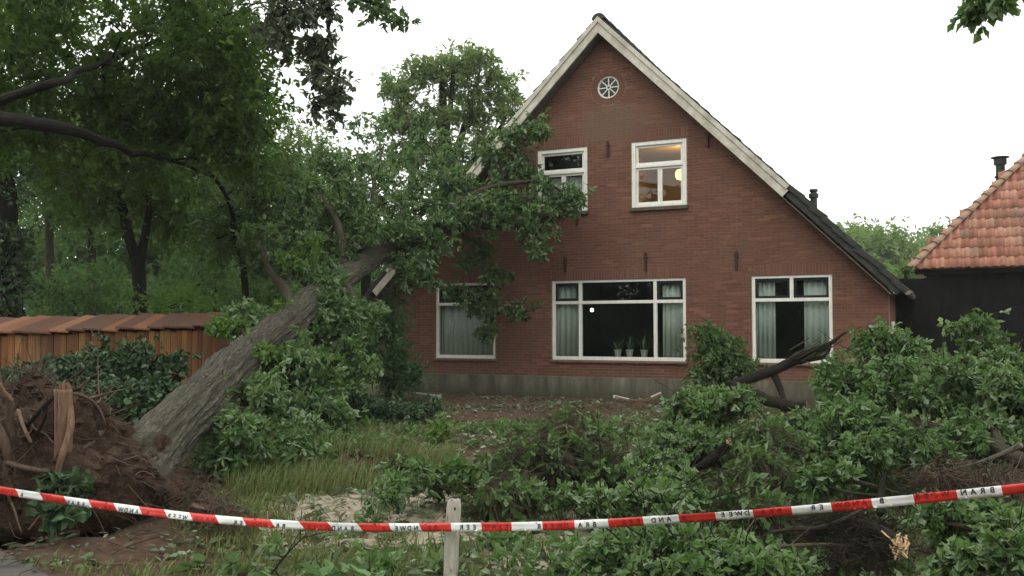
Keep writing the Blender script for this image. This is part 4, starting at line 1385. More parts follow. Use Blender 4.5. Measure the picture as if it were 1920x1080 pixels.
# hazy small tree and mass left of the house
sk = [trunk_to(575, 33, [(570, 480, 33), (565, 380, 33), (560, 250, 33)], [0.2, 0.15, 0.12, 0.04])]
plant('slim_tree', base(575, 33), 'grey-green thin-crowned tree against the sky between the oak and the tall tree', 'tree', sk, blobs([(560, 290, 70, 90, 33, 2, 46), (610, 330, 60, 60, 32, 2, 26)]), M['far'], M['bark_dark'], tips=12, per=5, R=0.8, size=0.17, shape='lance', group='trees left of the house')
sk = [trunk_to(690, 29, [(685, 480, 29), (680, 380, 29), (670, 290, 29)], [0.2, 0.15, 0.12, 0.04])]
plant('garden_tree', base(690, 29), 'mid-green tree behind the fallen crown, left of the roof', 'tree', sk, blobs([(660, 400, 150, 90, 29, 2, 90), (600, 440, 90, 70, 28, 2, 40)]), M['oak'], M['bark_dark'], twigs=False, tips=16, per=6, R=0.8, size=0.16, shape='lance', group='trees left of the house')
# tall tree behind the house
sk = [trunk_to(845, 36, [(842, 450, 36), (838, 330, 36), (832, 230, 36), (828, 120, 36)], [0.42, 0.36, 0.3, 0.2, 0.05]),
      path([(840, 330, 36), (800, 270, 36), (755, 205, 35.6)], [0.2, 0.12, 0.05], 5, 0.05), path([(838, 320, 36), (872, 240, 36.2), (900, 130, 36.4)], [0.2, 0.13, 0.05], 5, 0.05),
      path([(838, 350, 36), (900, 290, 36), (950, 220, 35.6)], [0.18, 0.12, 0.05], 5, 0.05), path([(836, 260, 36), (846, 180, 35.5), (850, 130, 35.2)], [0.14, 0.1, 0.04], 5, 0.05)]
cl = blobs([(745, 170, 40, 34, 36, 1.2, 30), (770, 225, 50, 34, 36, 1.2, 36), (725, 235, 28, 28, 36, 1, 16), (800, 125, 40, 28, 36, 1.2, 28), (846, 150, 40, 44, 36, 1.3, 34), (888, 112, 42, 28, 36, 1.3, 30), (925, 150, 40, 34, 36, 1.2, 28), (952, 205, 30, 38, 36, 1.2, 24), (900, 200, 40, 34, 36, 1.3, 28), (830, 220, 46, 30, 36, 1.5, 28), (800, 285, 76, 30, 36, 1.5, 38), (900, 270, 64, 34, 36, 1.4, 34), (870, 320, 80, 30, 36, 1.4, 26), (740, 300, 50, 30, 36, 1.3, 20)])
plant('tall_tree', base(845, 36), 'tall airy light green tree standing behind the left roof slope', 'tree', sk, cl, M['far'], M['bark_dark'], tips=13, per=6, R=0.42, size=0.17, shape='lance', sides=12, group='trees left of the house', jit=0.8)
# far trees right of the house
for (x, d, sp, lab) in ((1665, 75, [(1665, 462, 52, 34, 75, 3, 60), (1640, 490, 60, 34, 74, 3, 40)], 'pale rounded tree far off in the gap between house and barn'),
                        (1612, 82, [(1606, 446, 34, 22, 82, 3, 22), (1600, 490, 50, 40, 82, 3, 30)], 'wispy far tree peeping over the right roof slope'),
                        (1790, 85, [(1770, 470, 60, 60, 85, 3, 50), (1735, 490, 40, 40, 80, 3, 30)], 'far tree half hidden behind the barn roof')):
    sk = [trunk_to(x, d, [(x, 560, d), (x, sp[0][1], d)], [0.35, 0.3, 0.1])]
    plant('distant_tree', base(x, d), lab, 'tree', sk, blobs(sp), M['far'], M['bark_mid'], tips=12, per=5, R=1.3, size=0.5, shape='lance', twigs=False, group='far trees between house and barn')
sk = [trunk_to(1640, 62, [(1640, 560, 62)], [0.1, 0.05])]
plant('hedge', base(1640, 62), 'light green hedge far off between the house and the barn', 'hedge', sk, blobs([(1660, 530, 110, 36, 62, 2.0, 80)]), M['oak_yellow'], M['bark_mid'], tips=12, per=5, R=0.8, size=0.32, shape='lance', twigs=False, trunk_name='stem', foliage='foliage')

# oak on the verge right of the camera: one spray hangs into the picture; and the trees across the road that the panes mirror
ob = CAM + RT * 7.5 + FWH * 2.5
ob[2] = float(hgt(ob[0], ob[1]))
tip0 = dep(1850, -10, 6.6)
sk = [path([ob, ob + np.array([0, 0, 3.5]), ob + np.array([-.1, .1, 7.5])], [0.32, 0.26, 0.14], 5, 0.03),
      path([ob + np.array([0, 0, 3.8]), (ob + np.array([0, 0, 5.0]) + tip0) / 2 + np.array([0, 0, .9]), tip0 + np.array([.3, 0, .5]), dep(1840, 8, 6.6)], [0.1, 0.06, 0.03, 0.008], 6, 0.02)]
cl = np.concatenate([blobs([(1868, 0, 40, 16, 6.6, 0.2, 7), (1806, 30, 20, 16, 6.6, 0.1, 3), (1835, 18, 20, 8, 6.6, .1, 3)])])
verge = plant('roadside_oak', ob, 'roadside oak whose leafy spray hangs in the top right corner of the sky', 'tree', sk, cl, M['oak_fresh'], M['bark_dark'], tips=6, per=5, R=0.11, size=0.09, shape='oak', droop=0.5, group='oaks along the road')
hi = np.array([ob + np.array([0, 0, 8.0]) + v * np.array([3.0, 3.0, 1.6]) for v in unit(rng.normal(0, 1, (70, 3))) * rng.random((70, 1)) ** 0.4])
P, D, ti, a, b = clump_leaves(hi, 0.7, 10, 5)
leaves_obj('crown', P, D, 0.17, M['oak'], verge, 'lance', ti)
tw = Tubes(); ramify(tw, sk[:1], hi, 0.007); tw.obj('twigs', M['bark_dark'], verge, kind='stuff')
for i, (x, y, lab) in enumerate(((-15, -29, 'oak across the road, leftmost of the row facing the house'), (-8.5, -31, 'oak across the road, second from the left of the row facing the house'), (-1.5, -30, 'oak across the road, third from the left of the row facing the house'), (5.5, -31.5, 'oak across the road, rightmost of the row facing the house'))):
    b = np.array([x, y, float(hgt(x, y))])
    sk = [path([b, b + np.array([.1, 0, 3]), b + np.array([0, .1, 8])], [0.35, 0.28, 0.12], 5, 0.03)]
    cc = np.array([b + np.array([0, 0, 4.6]) + v * np.array([4.2, 3.0, 4.2]) for v in unit(rng.normal(0, 1, (90, 3))) * rng.random((90, 1)) ** 0.4])
    plant('roadside_oak', b, lab, 'tree', sk, cc, M['oak_dark'], M['bark_dark'], tips=9, per=5, R=1.0, size=0.34, shape='lance', twigs=False, group='oaks along the road')

hp = np.array([[rng.uniform(-30, 12), -33 + rng.uniform(-2, 2), rng.random() ** 0.8 * 9.0 + 0.3] for k in range(650)])
hp[:, 2] += hgt(hp[:, 0], hp[:, 1])
P, D, ti, a, b = clump_leaves(hp, 1.5, 12, 5)
leaves_obj('roadside_wood', P, D, 0.62, M['oak_dark'], None, 'lance', ti)
tag(bpy.data.objects['roadside_wood'], 'dense woodland edge across the road, mirrored dark in the window panes', 'wood')

# ------------------------------------------------------------------ the fallen oak
TURNED = 0.3
ft = thing('fallen_tree', base(300, 9.2), 'huge uprooted oak with its roots torn up, leaning on the left eave of the house', 'tree')
axis_pts = [(236, 895, 8.5), (262, 872, 8.75), (288, 842, 9.05), (330, 797, 9.6), (390, 738, 10.6), (452, 680, 11.8), (527, 617, 13.4), (600, 555, 15.0), (655, 515, 16.6), (705, 480, 18.2), (745, 455, 19.4)]
Q, R = path(axis_pts, [0.33, 0.315, 0.285, 0.268, 0.262, 0.258, 0.25, 0.24, 0.225, 0.20, 0.16], 34)
ln = np.concatenate([[0], np.cumsum(np.linalg.norm(np.diff(Q, axis=0), axis=1))])
sides = 110
tu = Tubes(); tu.add(Q, R, sides, cap=True)
Vt = tu.V[0].reshape(len(Q), sides, 3)
ang = np.linspace(0, 2 * math.pi, sides, endpoint=False)
cxx, sxx = np.cos(ang)[None], np.sin(ang)[None]
lv = ln[:, None]
rid = 1 - np.abs(noise3(cxx * 5 + noise3(cxx * 2, sxx * 2, lv * 1.3) * 0.5, sxx * 5, lv * 1.6))
rid2 = 1 - np.abs(noise3(cxx * 10, sxx * 10, lv * 3.2 + 5))
lump = fbm(cxx * 1.1, sxx * 1.1, lv * 0.55, 3)
disp = 0.085 * (rid - 0.7) + 0.045 * (rid2 - 0.7) + 0.06 * lump
for (l0, a0, amp, w) in ((2.75, 1.6, 0.085, 0.35), (3.0, 4.6, 0.10, 0.32), (5.0, 1.2, 0.07, 0.30), (5.9, 5.2, 0.10, 0.35), (8.0, 2.0, 0.08, 0.3), (1.6, 5.8, 0.06, 0.3)):
    da = np.angle(np.exp(1j * (ang - a0)))[None]
    disp = disp + amp * np.exp(-((lv - l0) / w) ** 2 - (da / 0.7) ** 2)
for l0 in (3.0, 5.6, 7.6): disp = disp - 0.03 * np.exp(-((lv - l0 - 0.25 + 0.2 * np.cos(ang)[None]) / 0.13) ** 2)
flare = 0.09 * np.exp(-lv / 0.35) * (0.6 + 0.6 * np.cos(ang * 5)[None])
dirv = unit(Vt - Q[:, None])
Vt = Vt + dirv * (disp * (R[:, None] / 0.45) + flare)[..., None]
tu.V[0] = Vt.reshape(-1, 3)
tu.obj('trunk', M['bark'], ft)
limbs = [
    path([(735, 460, 19.0), (780, 436, 19.8), (830, 424, 19.9), (890, 420, 19.7), (960, 424, 19.3), (1010, 440, 19.0)], [0.22, 0.17, 0.15, 0.12, 0.08, 0.03], 8, 0.04),
    path([(715, 474, 18.5), (740, 420, 19), (765, 370, 20.2), (780, 310, 21.6), (800, 260, 22.6)], [0.13, 0.10, 0.075, 0.05, 0.015], 8, 0.06),
    path([(650, 518, 16.4), (640, 450, 17), (620, 400, 17.6), (580, 350, 18), (545, 320, 18.5)], [0.10, 0.08, 0.06, 0.04, 0.015], 8, 0.06),
    path([(690, 490, 17.8), (690, 420, 18.4), (700, 350, 19.3), (720, 270, 20.3)], [0.10, 0.075, 0.05, 0.015], 8, 0.06),
    path([(560, 590, 14.0), (530, 540, 14.6), (500, 500, 15.2), (480, 440, 16)], [0.11, 0.08, 0.05, 0.02], 8, 0.04),
    path([(800, 432, 19.8), (860, 380, 19.6), (930, 350, 19.3), (1010, 340, 19.0), (1060, 362, 18.8)], [0.12, 0.09, 0.06, 0.035, 0.012], 8, 0.04),
    path([(640, 535, 16.0), (660, 575, 15.4), (640, 640, 14.6), (600, 700, 13.4)], [0.13, 0.10, 0.07, 0.03], 8, 0.04),
    path([(560, 610, 13.8), (575, 680, 12.8), (560, 760, 11.8), (520, 830, 11.0)], [0.12, 0.08, 0.05, 0.02], 8, 0.04),
    path([(860, 424, 19.8), (890, 470, 19.7), (915, 530, 19.6), (925, 590, 19.6), (905, 640, 19.6)], [0.06, 0.045, 0.035, 0.02, 0.006], 8, 0.03),
    path([(930, 360, 19.6), (955, 310, 19.6), (975, 270, 19.6), (1020, 235, 19.3)], [0.06, 0.045, 0.03, 0.01], 8, 0.03),
]
for q, r in limbs:
    tb = Tubes(); tb.add(q, r, 12, 0.12); tb.obj('branch', M['bark_mid'], ft)
spec_up = [(740, 340, 120, 66, 20.2, 1.2, 44), (560, 390, 100, 84, 17.6, 1.4, 48), (640, 330, 100, 56, 18.6, 1.4, 26), (700, 420, 110, 56, 18.0, 1.0, 38), (520, 470, 76, 60, 16.0, 1.0, 24),
           (850, 350, 50, 36, 20.3, 0.5, 14), (940, 392, 80, 36, 19.1, 0.4, 30), (880, 400, 70, 32, 19.2, 0.5, 20), (775, 500, 50, 46, 18.2, 0.6, 24), (800, 440, 60, 40, 18.8, 0.6, 18), (680, 470, 40, 20, 18.4, .4, 10), (620, 470, 50, 30, 17.0, .5, 14),
           (760, 240, 110, 30, 21.5, 0.9, 12), (800, 290, 56, 40, 22.8, 0.7, 18), (955, 255, 22, 20, 19.6, .2, 5), (918, 300, 26, 20, 19.7, .2, 7), (868, 345, 34, 22, 20.0, .3, 10), (735, 470, 40, 24, 18.9, .4, 10), (800, 385, 50, 26, 19.7, .4, 12), (975, 305, 34, 40, 19.7, 0.3, 15), (940, 345, 30, 20, 19.7, .3, 7), (1005, 245, 24, 20, 19.3, 0.2, 8),
           (1066, 374, 34, 22, 18.9, 0.2, 17), (1035, 388, 30, 14, 18.9, .15, 6), (1012, 345, 30, 16, 19.0, .2, 5), (1000, 420, 34, 28, 18.9, 0.3, 9), (1006, 466, 16, 24, 18.9, 0.2, 7),
           (600, 520, 46, 26, 15.2, .4, 8), (470, 590, 40, 26, 13.4, 0.5, 7)]
cu = blobs(spec_up)
P, D, ti, a, b = clump_leaves(cu, 0.25, 15, 7, 0.45, 0.8)
leaves_obj('crown', P, D, 0.088, M['oak_fresh'], ft, 'ovate', ti, jit=0.7)
tw = Tubes(); ramify(tw, limbs, cu, 0.006); tw.sticks(a, b, 0.004, 0.0025)
# dark sprays hanging down the wall
cd = blobs([(905, 470, 30, 24, 19.7, 0.15, 10), (930, 520, 32, 34, 19.65, 0.15, 15), (915, 572, 40, 30, 19.6, 0.15, 18), (975, 580, 34, 18, 19.3, 0.12, 12), (915, 622, 18, 24, 19.6, 0.1, 9), (855, 552, 38, 18, 19.4, .15, 10), (875, 490, 26, 20, 19.7, .1, 7)])
P, D, ti, a, b = clump_leaves(cd, 0.15, 10, 6, 0.45)
leaves_obj('crown', P, D, 0.088, M['oak'], ft, 'ovate', ti)
ramify(tw, limbs, cd, 0.005); tw.sticks(a, b, 0.004, 0.0025)
# fresh boughs under the trunk
cb = blobs([(625, 610, 60, 60, 14.8, 0.7, 34), (650, 690, 46, 60, 14.2, 0.7, 26), (560, 700, 60, 60, 12.6, 0.6, 30), (590, 770, 70, 50, 12.0, 0.6, 34), (600, 600, 30, 40, 14.4, .4, 16), (650, 585, 34, 26, 15.2, .4, 12), (545, 680, 34, 34, 12.1, .3, 14), (495, 735, 30, 34, 11.0, .3, 14), (445, 800, 26, 26, 10.0, .2, 8), (510, 810, 80, 46, 10.9, 0.6, 36), (440, 850, 44, 30, 10.2, 0.4, 18), (560, 850, 60, 30, 10.6, 0.5, 22), (690, 600, 30, 40, 15.6, .5, 10)])
P, D, ti, a, b = clump_leaves(cb, 0.19, 13, 6, 0.3)
leaves_obj('crown', P, D, 0.092, M['oak_fresh'], ft, 'oak', ti, jit=0.7)
ramify(tw, limbs, cb, 0.006); tw.sticks(a, b, 0.004, 0.0025)
cb = blobs([(484, 655, 24, 12, 11.85, .08, 4), (412, 735, 16, 14, 10.55, .08, 3), (640, 690, 36, 40, 13.8, .5, 10), (540, 590, 30, 20, 13.6, .3, 6), (440, 610, 36, 16, 12.6, .3, 8), (570, 480, 60, 30, 15.2, .5, 10)])
P, D, ti, a, b = clump_leaves(cb, 0.18, 11, 6, 0.3)
leaves_obj('crown', P, D, 0.085, M['oak_yellow'], ft, 'ovate', ti, jit=0.7)
ramify(tw, limbs, cb, 0.006); tw.sticks(a, b, 0.004, 0.0025)
tw.obj('twigs', M['bark_mid'], ft, kind='stuff')
# torn root plate
rc = dep(62, 885, 8.25)
ax = unit((Q[20] - Q[0])[None])[0]
nu, nvv = 90, 60
uu, vv = np.meshgrid(np.linspace(0, 2 * math.pi, nu, endpoint=False), np.linspace(0.02, math.pi - 0.02, nvv), indexing='ij')
sph = np.stack([np.sin(vv) * np.cos(uu), np.sin(vv) * np.sin(uu), np.cos(vv)], -1)
ex, ez = unit(np.cross(ax, [0, 0, 1])[None])[0], np.array([0, 0, 1.0])
ey = unit(np.cross(ez, ex)[None])[0]
dd = 0.93 + 0.19 * fbm(sph[..., 0] * 2.4, sph[..., 1] * 2.4, sph[..., 2] * 2.4, 6) + 0.14 * (1 - np.abs(noise3(sph[..., 0] * 7, sph[..., 1] * 7, sph[..., 2] * 7)))
pts = sph * dd[..., None] * np.array([0.98, 0.62, 0.74])
pts = rc + pts[..., 0:1] * ex + pts[..., 1:2] * ey + pts[..., 2:3] * ez
idx = np.arange(nu * nvv).reshape(nu, nvv)
F = np.stack([idx[:, :-1], idx[:, 1:], np.roll(idx, -1, 0)[:, 1:], np.roll(idx, -1, 0)[:, :-1]], -1).reshape(-1, 4)
rp = poly_obj('root_plate', pts.reshape(-1, 3), [list(f) for f in F], M['torn_soil'], ft, smooth_shade=True)
# collar of soil running up to the trunk
pts2 = []
cc0, cc1 = dep(212, 890, 8.55), dep(268, 912, 8.75)
dd = 1 + 0.3 * fbm(sph[..., 0] * 2.5 + 9, sph[..., 1] * 2.5, sph[..., 2] * 2.5, 5)
p2 = sph * dd[..., None] * np.array([0.52, 0.42, 0.42])
p2 = (cc0 + cc1) / 2 + np.array([0, 0, -.05]) + p2[..., 0:1] * RT + p2[..., 1:2] * FWH + p2[..., 2:3] * ez
poly_obj('root_collar', p2.reshape(-1, 3), [list(f) for f in F], M['torn_soil'], ft, smooth_shade=True)


def roots(pts, rad, mat=None, nm='root', sd=10):
    q, r = path(pts, rad, 6, 0.02)
    tb = Tubes(); tb.add(q, r, sd, 0.18); tb.obj(nm, mat or M['root'], ft)


# broken standing root with a pale splintered top
sp = Shape()
q, r = path([(122, 870, 7.75), (121, 820, 7.7), (122, 775, 7.68), (123, 730, 7.68)], [0.055, 0.06, 0.062, 0.058], 6, 0.006)
tb = Tubes(); tb.add(q, r, 10, 0.2); tb.obj('root', M['root_split'], ft)
for k in range(7):
    a = k / 7 * 6.28; p = q[-1] + np.array([math.cos(a), math.sin(a), 0]) * 0.035
    sp.beam(p - np.array([0, 0, .08]), p + np.array([0, 0, 0.015 + rng.random() * 0.05]), 0.025, 0.018, (1, 0, 0))
sp.obj('splinter', M['root_split'], ft)
roots([(132, 750, 7.7), (134, 800, 7.62), (120, 850, 7.58), (108, 890, 7.6)], [0.03, 0.028, 0.024, 0.02], M['root_split'])
roots([(108, 730, 7.75), (106, 790, 7.7), (107, 850, 7.68), (104, 885, 7.7)], [0.018, 0.016, 0.014, 0.01], M['root_split'])
roots([(2, 690, 7.6), (6, 735, 7.6), (22, 752, 7.6), (20, 800, 7.65), (34, 850, 7.65)], [0.02, 0.03, 0.036, 0.035, 0.012])
roots([(2, 720, 7.5), (18, 745, 7.55), (26, 752, 7.6)], [0.02, 0.02, 0.015], M['root_split'])
roots([(-40, 770, 7.6), (-5, 800, 7.55), (14, 850, 7.55), (8, 900, 7.55), (20, 950, 7.5)], [0.05, 0.045, 0.035, 0.022, 0.006])
roots([(35, 770, 7.7), (45, 800, 7.6), (60, 830, 7.6)], [0.018, 0.016, 0.012], M['root_split'])
roots([(50, 800, 7.7), (85, 760, 7.75), (110, 742, 7.8), (150, 730, 7.9)], [0.02, 0.02, 0.018, 0.012], M['bark_dark'])
roots([(70, 815, 7.7), (85, 780, 7.7), (88, 750, 7.8)], [0.014, 0.012, 0.008], M['bark_dark'])
roots([(90, 885, 7.6), (60, 880, 7.55), (10, 868, 7.5)], [0.02, 0.022, 0.02])
roots([(100, 890, 7.6), (150, 850, 7.85), (190, 806, 8.1), (205, 770, 8.2)], [0.012, 0.03, 0.03, 0.01])
roots([(140, 920, 7.8), (190, 872, 8.25), (235, 836, 8.6)], [0.01, 0.03, 0.05])
roots([(110, 735, 7.8), (150, 742, 7.9), (180, 765, 8.0), (196, 800, 8.0)], [0.02, 0.018, 0.012, 0.004])
roots([(18, 940, 7.5), (30, 965, 7.4), (42, 1000, 7.3)], [0.012, 0.010, 0.006])
roots([(55, 995, 7.35), (75, 970, 7.4), (82, 950, 7.45)], [0.009, 0.008, 0.006], M['root_split'])
for k in range(46):                  # roots wandering over the torn face
    a_ = rng.uniform(-0.75, 0.75); b_ = rng.uniform(-0.5, 0.65); pts_r = []
    dr = rng.normal(0, 1, 2); dr /= np.linalg.norm(dr); dr[1] = -abs(dr[1]) if rng.random() < .6 else dr[1]
    for j in range(6):
        x_ = a_ + dr[0] * 0.13 * j + rng.normal(0, .03); z_ = b_ + dr[1] * 0.13 * j + rng.normal(0, .03)
        bulge = math.sqrt(max(0.03, 1 - (x_ / 1.02) ** 2 - (z_ / 0.8) ** 2))
        pts_r.append(rc + RT * x_ - FWH * (0.60 * bulge + 0.06 + rng.random() * 0.07) + np.array([0, 0, z_]))
    q, r = path(pts_r, [0.008 + rng.random() ** 2 * 0.022, 0.009, 0.003], 5, 0.035)
    tb = Tubes(); tb.add(q, r, 7, 0.2); tb.obj('root', M['root_split'] if rng.random() < .15 else M['root'], ft)
V_c, F_c = [], []                     # clods of soil on the torn face
octa = np.array([(1, 0, 0), (-1, 0, 0), (0, 1, 0), (0, -1, 0), (0, 0, 1), (0, 0, -1)], float)
of = [(0, 2, 4), (2, 1, 4), (1, 3, 4), (3, 0, 4), (2, 0, 5), (1, 2, 5), (3, 1, 5), (0, 3, 5)]
for k in rng.integers(0, nu * nvv, 900):
    p = pts.reshape(-1, 3)[k]; r_ = 0.01 + rng.random() ** 3 * 0.06
    F_c += [tuple(i + len(V_c) for i in f) for f in of]; V_c += list(p + octa * r_ * rng.uniform(0.6, 1.3, (6, 1)))
tag(poly_obj('soil_clods', V_c, F_c, M['torn_soil'], ft), kind='stuff')
hair = Tubes()
n = 900
sel = rng.integers(0, nu * nvv, n)
A = pts.reshape(-1, 3)[sel]; Dv = unit(A - rc) + rng.normal(0, 0.6, (n, 3)); Dv[:, 2] -= 0.5
Lh = 0.08 + rng.random((n, 1)) ** 2 * 0.32
hair.sticks(A - Dv * 0.04, A + Dv * Lh, 0.006, 0.002, A + Dv * Lh * 0.5 + rng.normal(0, 0.03, (n, 3)))
hair.obj('root_fibres', M['root'], ft, kind='stuff')

# ------------------------------------------------------------------ shrubs in the garden


def shrub(name, x, d, lab, cat, spec, mat, tips, per, R, size, shape, group=None, stems=3, **kw):
    b = base(x, d)
    sk = []
    for k in range(stems):
        s_ = spec[k % len(spec)]
        sk.append(path([b + np.array([rng.normal(0, .08), rng.normal(0, .08), -.03]), (b + dep(s_[0], s_[1], s_[4])) / 2 + rng.normal(0, .08, 3), dep(s_[0], s_[1], s_[4])], [0.035, 0.025, 0.01], 5, 0.02))
    return plant(name, b, lab, cat, sk, blobs(spec), M[mat], M['bark_dark'], len(sk), tips=tips, per=per, R=R, size=size, shape=shape, group=group, trunk_name='stem', foliage='foliage', sides=7, **kw)


shrub('rhododendron', 200, 12.2, 'broad dark glossy evergreen shrub in front of the shed, left of the trunk', 'shrub',
      [(110, 712, 100, 40, 11.6, 0.7, 44), (240, 696, 105, 46, 12.2, 0.7, 56), (265, 745, 85, 40, 11.4, 0.6, 44), (60, 725, 70, 34, 11.2, .6, 24), (190, 760, 80, 30, 10.8, .5, 24)], 'shrub', 16, 6, 0.2, 0.07, 'broad', stems=5)
# dark conifer by the wall
b = base(728, 18.6)
sk = [path([b, dep(728, 640, 18.6), dep(724, 560, 18.6)], [0.06, 0.045, 0.015], 5, 0.01)]
cl = blobs([(735, 690, 46, 50, 18.5, 0.6, 40), (728, 610, 36, 60, 18.6, 0.5, 34), (770, 705, 24, 30, 18.3, .3, 10)])
plant('conifer_bush', b, 'dark green conifer bush against the left part of the brick wall', 'bush', sk, cl, M['needle'], M['bark_dark'], tips=22, per=8, R=0.3, size=0.075, shape='lance', trunk_name='stem', foliage='foliage', droop=-0.4, twigs=False)
shrub('low_bush', 740, 14.6, 'low dark leafy bush on the lawn beneath the white gutter shard', 'bush', [(700, 775, 56, 32, 14.2, 0.6, 30), (775, 780, 44, 26, 14.4, 0.5, 24), (660, 760, 40, 30, 14.3, .5, 14)], 'shrub', 13, 6, 0.2, 0.075, 'ovate')
shrub('wall_bush', 1350, 16.4, 'dark bush growing against the wall between the middle and right windows', 'bush', [(1350, 670, 50, 46, 16.6, 0.5, 44), (1340, 636, 40, 24, 16.6, 0.35, 18), (1400, 690, 24, 30, 16.4, .3, 10), (1320, 700, 30, 30, 16.3, .4, 14)], 'oak', 13, 6, 0.22, 0.075, 'ovate')
shrub('climber', 1705, 20.5, 'leafy climber at the corner between the house and the barn', 'plant', [(1714, 532, 10, 9, 20.6, 0.2, 5), (1706, 570, 9, 40, 20.6, .15, 8), (1698, 510, 8, 8, 20.4, .15, 3)], 'oak', 7, 5, 0.16, 0.09, 'ovate')
shrub('sapling', 795, 12.5, 'small yellow-green sapling standing on the lawn edge in the middle', 'plant', [(826, 815, 20, 34, 11.8, .2, 11), (800, 850, 16, 16, 11.5, .2, 5)], 'oak_yellow', 8, 5, 0.16, 0.09, 'ovate', stems=2)

# ------------------------------------------------------------------ broken boughs on the lawn


def bough(name, lab, skel, spec, mat, tips, per, R, size, shape='oak', group='broken boughs on the lawn', bark='bark_mid', **kw):
    b = skel[0][0][0].copy(); b[2] = float(hgt(b[0], b[1]))
    return plant(name, b, lab, 'broken branch', skel, blobs(spec), M[mat], M[bark], 1, tips=tips, per=per, R=R, size=size, shape=shape, group=group, trunk_name='limb', foliage='foliage', sides=9, **kw)


bough('leafy_bough', 'biggest leafy oak bough, lying across the right side in front of the barn',
      [path([(1935, 880, 8.3), (1885, 850, 8.3), (1800, 815, 8.8), (1700, 790, 9.3), (1600, 770, 9.8)], [0.085, 0.075, 0.06, 0.045, 0.02], 8, 0.03),
       path([(1880, 848, 8.3), (1850, 760, 9.0), (1840, 680, 9.6), (1836, 610, 9.9)], [0.05, 0.035, 0.022, 0.008], 6, 0.03),
       path([(1720, 795, 9.2), (1690, 720, 9.8), (1650, 660, 10.0), (1625, 610, 10.2)], [0.04, 0.03, 0.02, 0.006], 6, 0.03),
       path([(1760, 808, 9.0), (1660, 806, 9.0), (1570, 815, 9.2)], [0.035, 0.022, 0.008], 6, 0.03),
       path([(1930, 800, 9.0), (1800, 775, 9.3), (1740, 740, 9.6)], [0.045, 0.035, 0.01], 6, 0.03)],
      [(1640, 725, 90, 62, 10.0, .7, 52), (1760, 725, 90, 66, 9.8, .8, 58), (1880, 745, 80, 72, 9.5, .8, 54), (1632, 640, 30, 38, 10.2, .3, 16), (1700, 660, 36, 34, 10.2, .4, 16), (1838, 632, 32, 40, 10.0, .3, 20), (1900, 690, 40, 40, 9.8, .4, 18), (1600, 790, 70, 40, 9.2, .5, 34), (1720, 830, 100, 40, 8.8, .5, 46), (1850, 820, 80, 44, 8.8, .5, 36), (1960, 780, 50, 80, 9.2, .6, 30), (1560, 730, 36, 40, 10.2, .4, 16)],
      'oak_fresh', 12, 6, 0.14, 0.072, whips=70)
bough('leafy_bough', 'upright pale-leaved oak bough left of the leaning broken limb, above the round cut end',
      [path([(1300, 900, 9.6), (1330, 850, 10.0), (1330, 800, 10.6), (1320, 750, 11.0)], [0.05, 0.04, 0.03, 0.01], 6, 0.03)],
      [(1310, 770, 52, 40, 11.0, .5, 42), (1370, 760, 36, 30, 11.0, .4, 20), (1330, 830, 60, 30, 10.2, .4, 26), (1265, 830, 40, 30, 10.2, .4, 16)], 'oak_fresh', 11, 6, 0.14, 0.08, whips=24)
bough('leafy_bough', 'low spreading oak bough in the right middle ground, left of the biggest bough',
      [path([(1490, 900, 8.4), (1540, 860, 8.8), (1580, 830, 9.2), (1640, 815, 9.6)], [0.05, 0.04, 0.03, 0.01], 6, 0.03)],
      [(1560, 835, 70, 32, 9.1, .5, 40), (1620, 850, 60, 36, 8.6, .4, 36), (1480, 800, 50, 30, 9.8, .4, 18), (1420, 880, 50, 34, 8.6, .4, 14), (1560, 900, 60, 22, 7.8, .3, 14)], 'oak_fresh', 10, 6, 0.125, 0.072, whips=40)
bough('leafy_bough', 'dull green bough lying behind the tape right of the wooden stake',
      [path([(1260, 960, 7.6), (1190, 905, 8.2), (1120, 860, 8.9), (1040, 825, 9.6)], [0.045, 0.035, 0.025, 0.01], 6, 0.03),
       path([(1280, 900, 8.6), (1200, 870, 9.0), (1100, 840, 9.4), (1040, 835, 9.7)], [0.03, 0.025, 0.018, 0.008], 6, 0.03)],
      [(1200, 895, 80, 34, 8.5, .5, 26), (1130, 935, 90, 26, 7.7, .4, 26), (1260, 935, 70, 28, 7.6, .4, 26), (1240, 860, 50, 26, 9.2, .4, 11), (980, 930, 70, 24, 7.8, .4, 9), (1100, 870, 40, 20, 8.8, .4, 5)], 'oak_fresh', 9, 5, 0.12, 0.07, whips=60)
bough('leafy_bough', 'leafy oak bough at the bottom edge under the tape, right of the wooden stake',
      [path([(1420, 1050, 6.1), (1340, 1030, 6.1), (1240, 1020, 6.2), (1150, 1030, 6.2)], [0.035, 0.028, 0.02, 0.008], 6, 0.02)],
      [(1170, 1030, 70, 30, 6.2, .3, 30), (1290, 1030, 80, 34, 6.1, .3, 40), (1400, 1050, 70, 26, 5.9, .3, 26), (1240, 1075, 90, 16, 5.7, .2, 22), (1480, 1075, 60, 16, 5.7, .2, 14)], 'oak_fresh', 8, 6, 0.10, 0.062, whips=40)
bough('leafy_bough', 'leafy bough in the bottom right corner below the tape',
      [path([(1960, 1010, 6.2), (1870, 1000, 6.3), (1780, 985, 6.5), (1720, 975, 6.7)], [0.035, 0.028, 0.02, 0.008], 6, 0.02)],
      [(1780, 965, 70, 26, 6.7, .3, 26), (1870, 980, 70, 30, 6.5, .3, 34), (1900, 1040, 60, 30, 5.9, .3, 26), (1800, 1050, 50, 22, 6.0, .25, 14)], 'oak_fresh', 8, 6, 0.10, 0.064, whips=30)
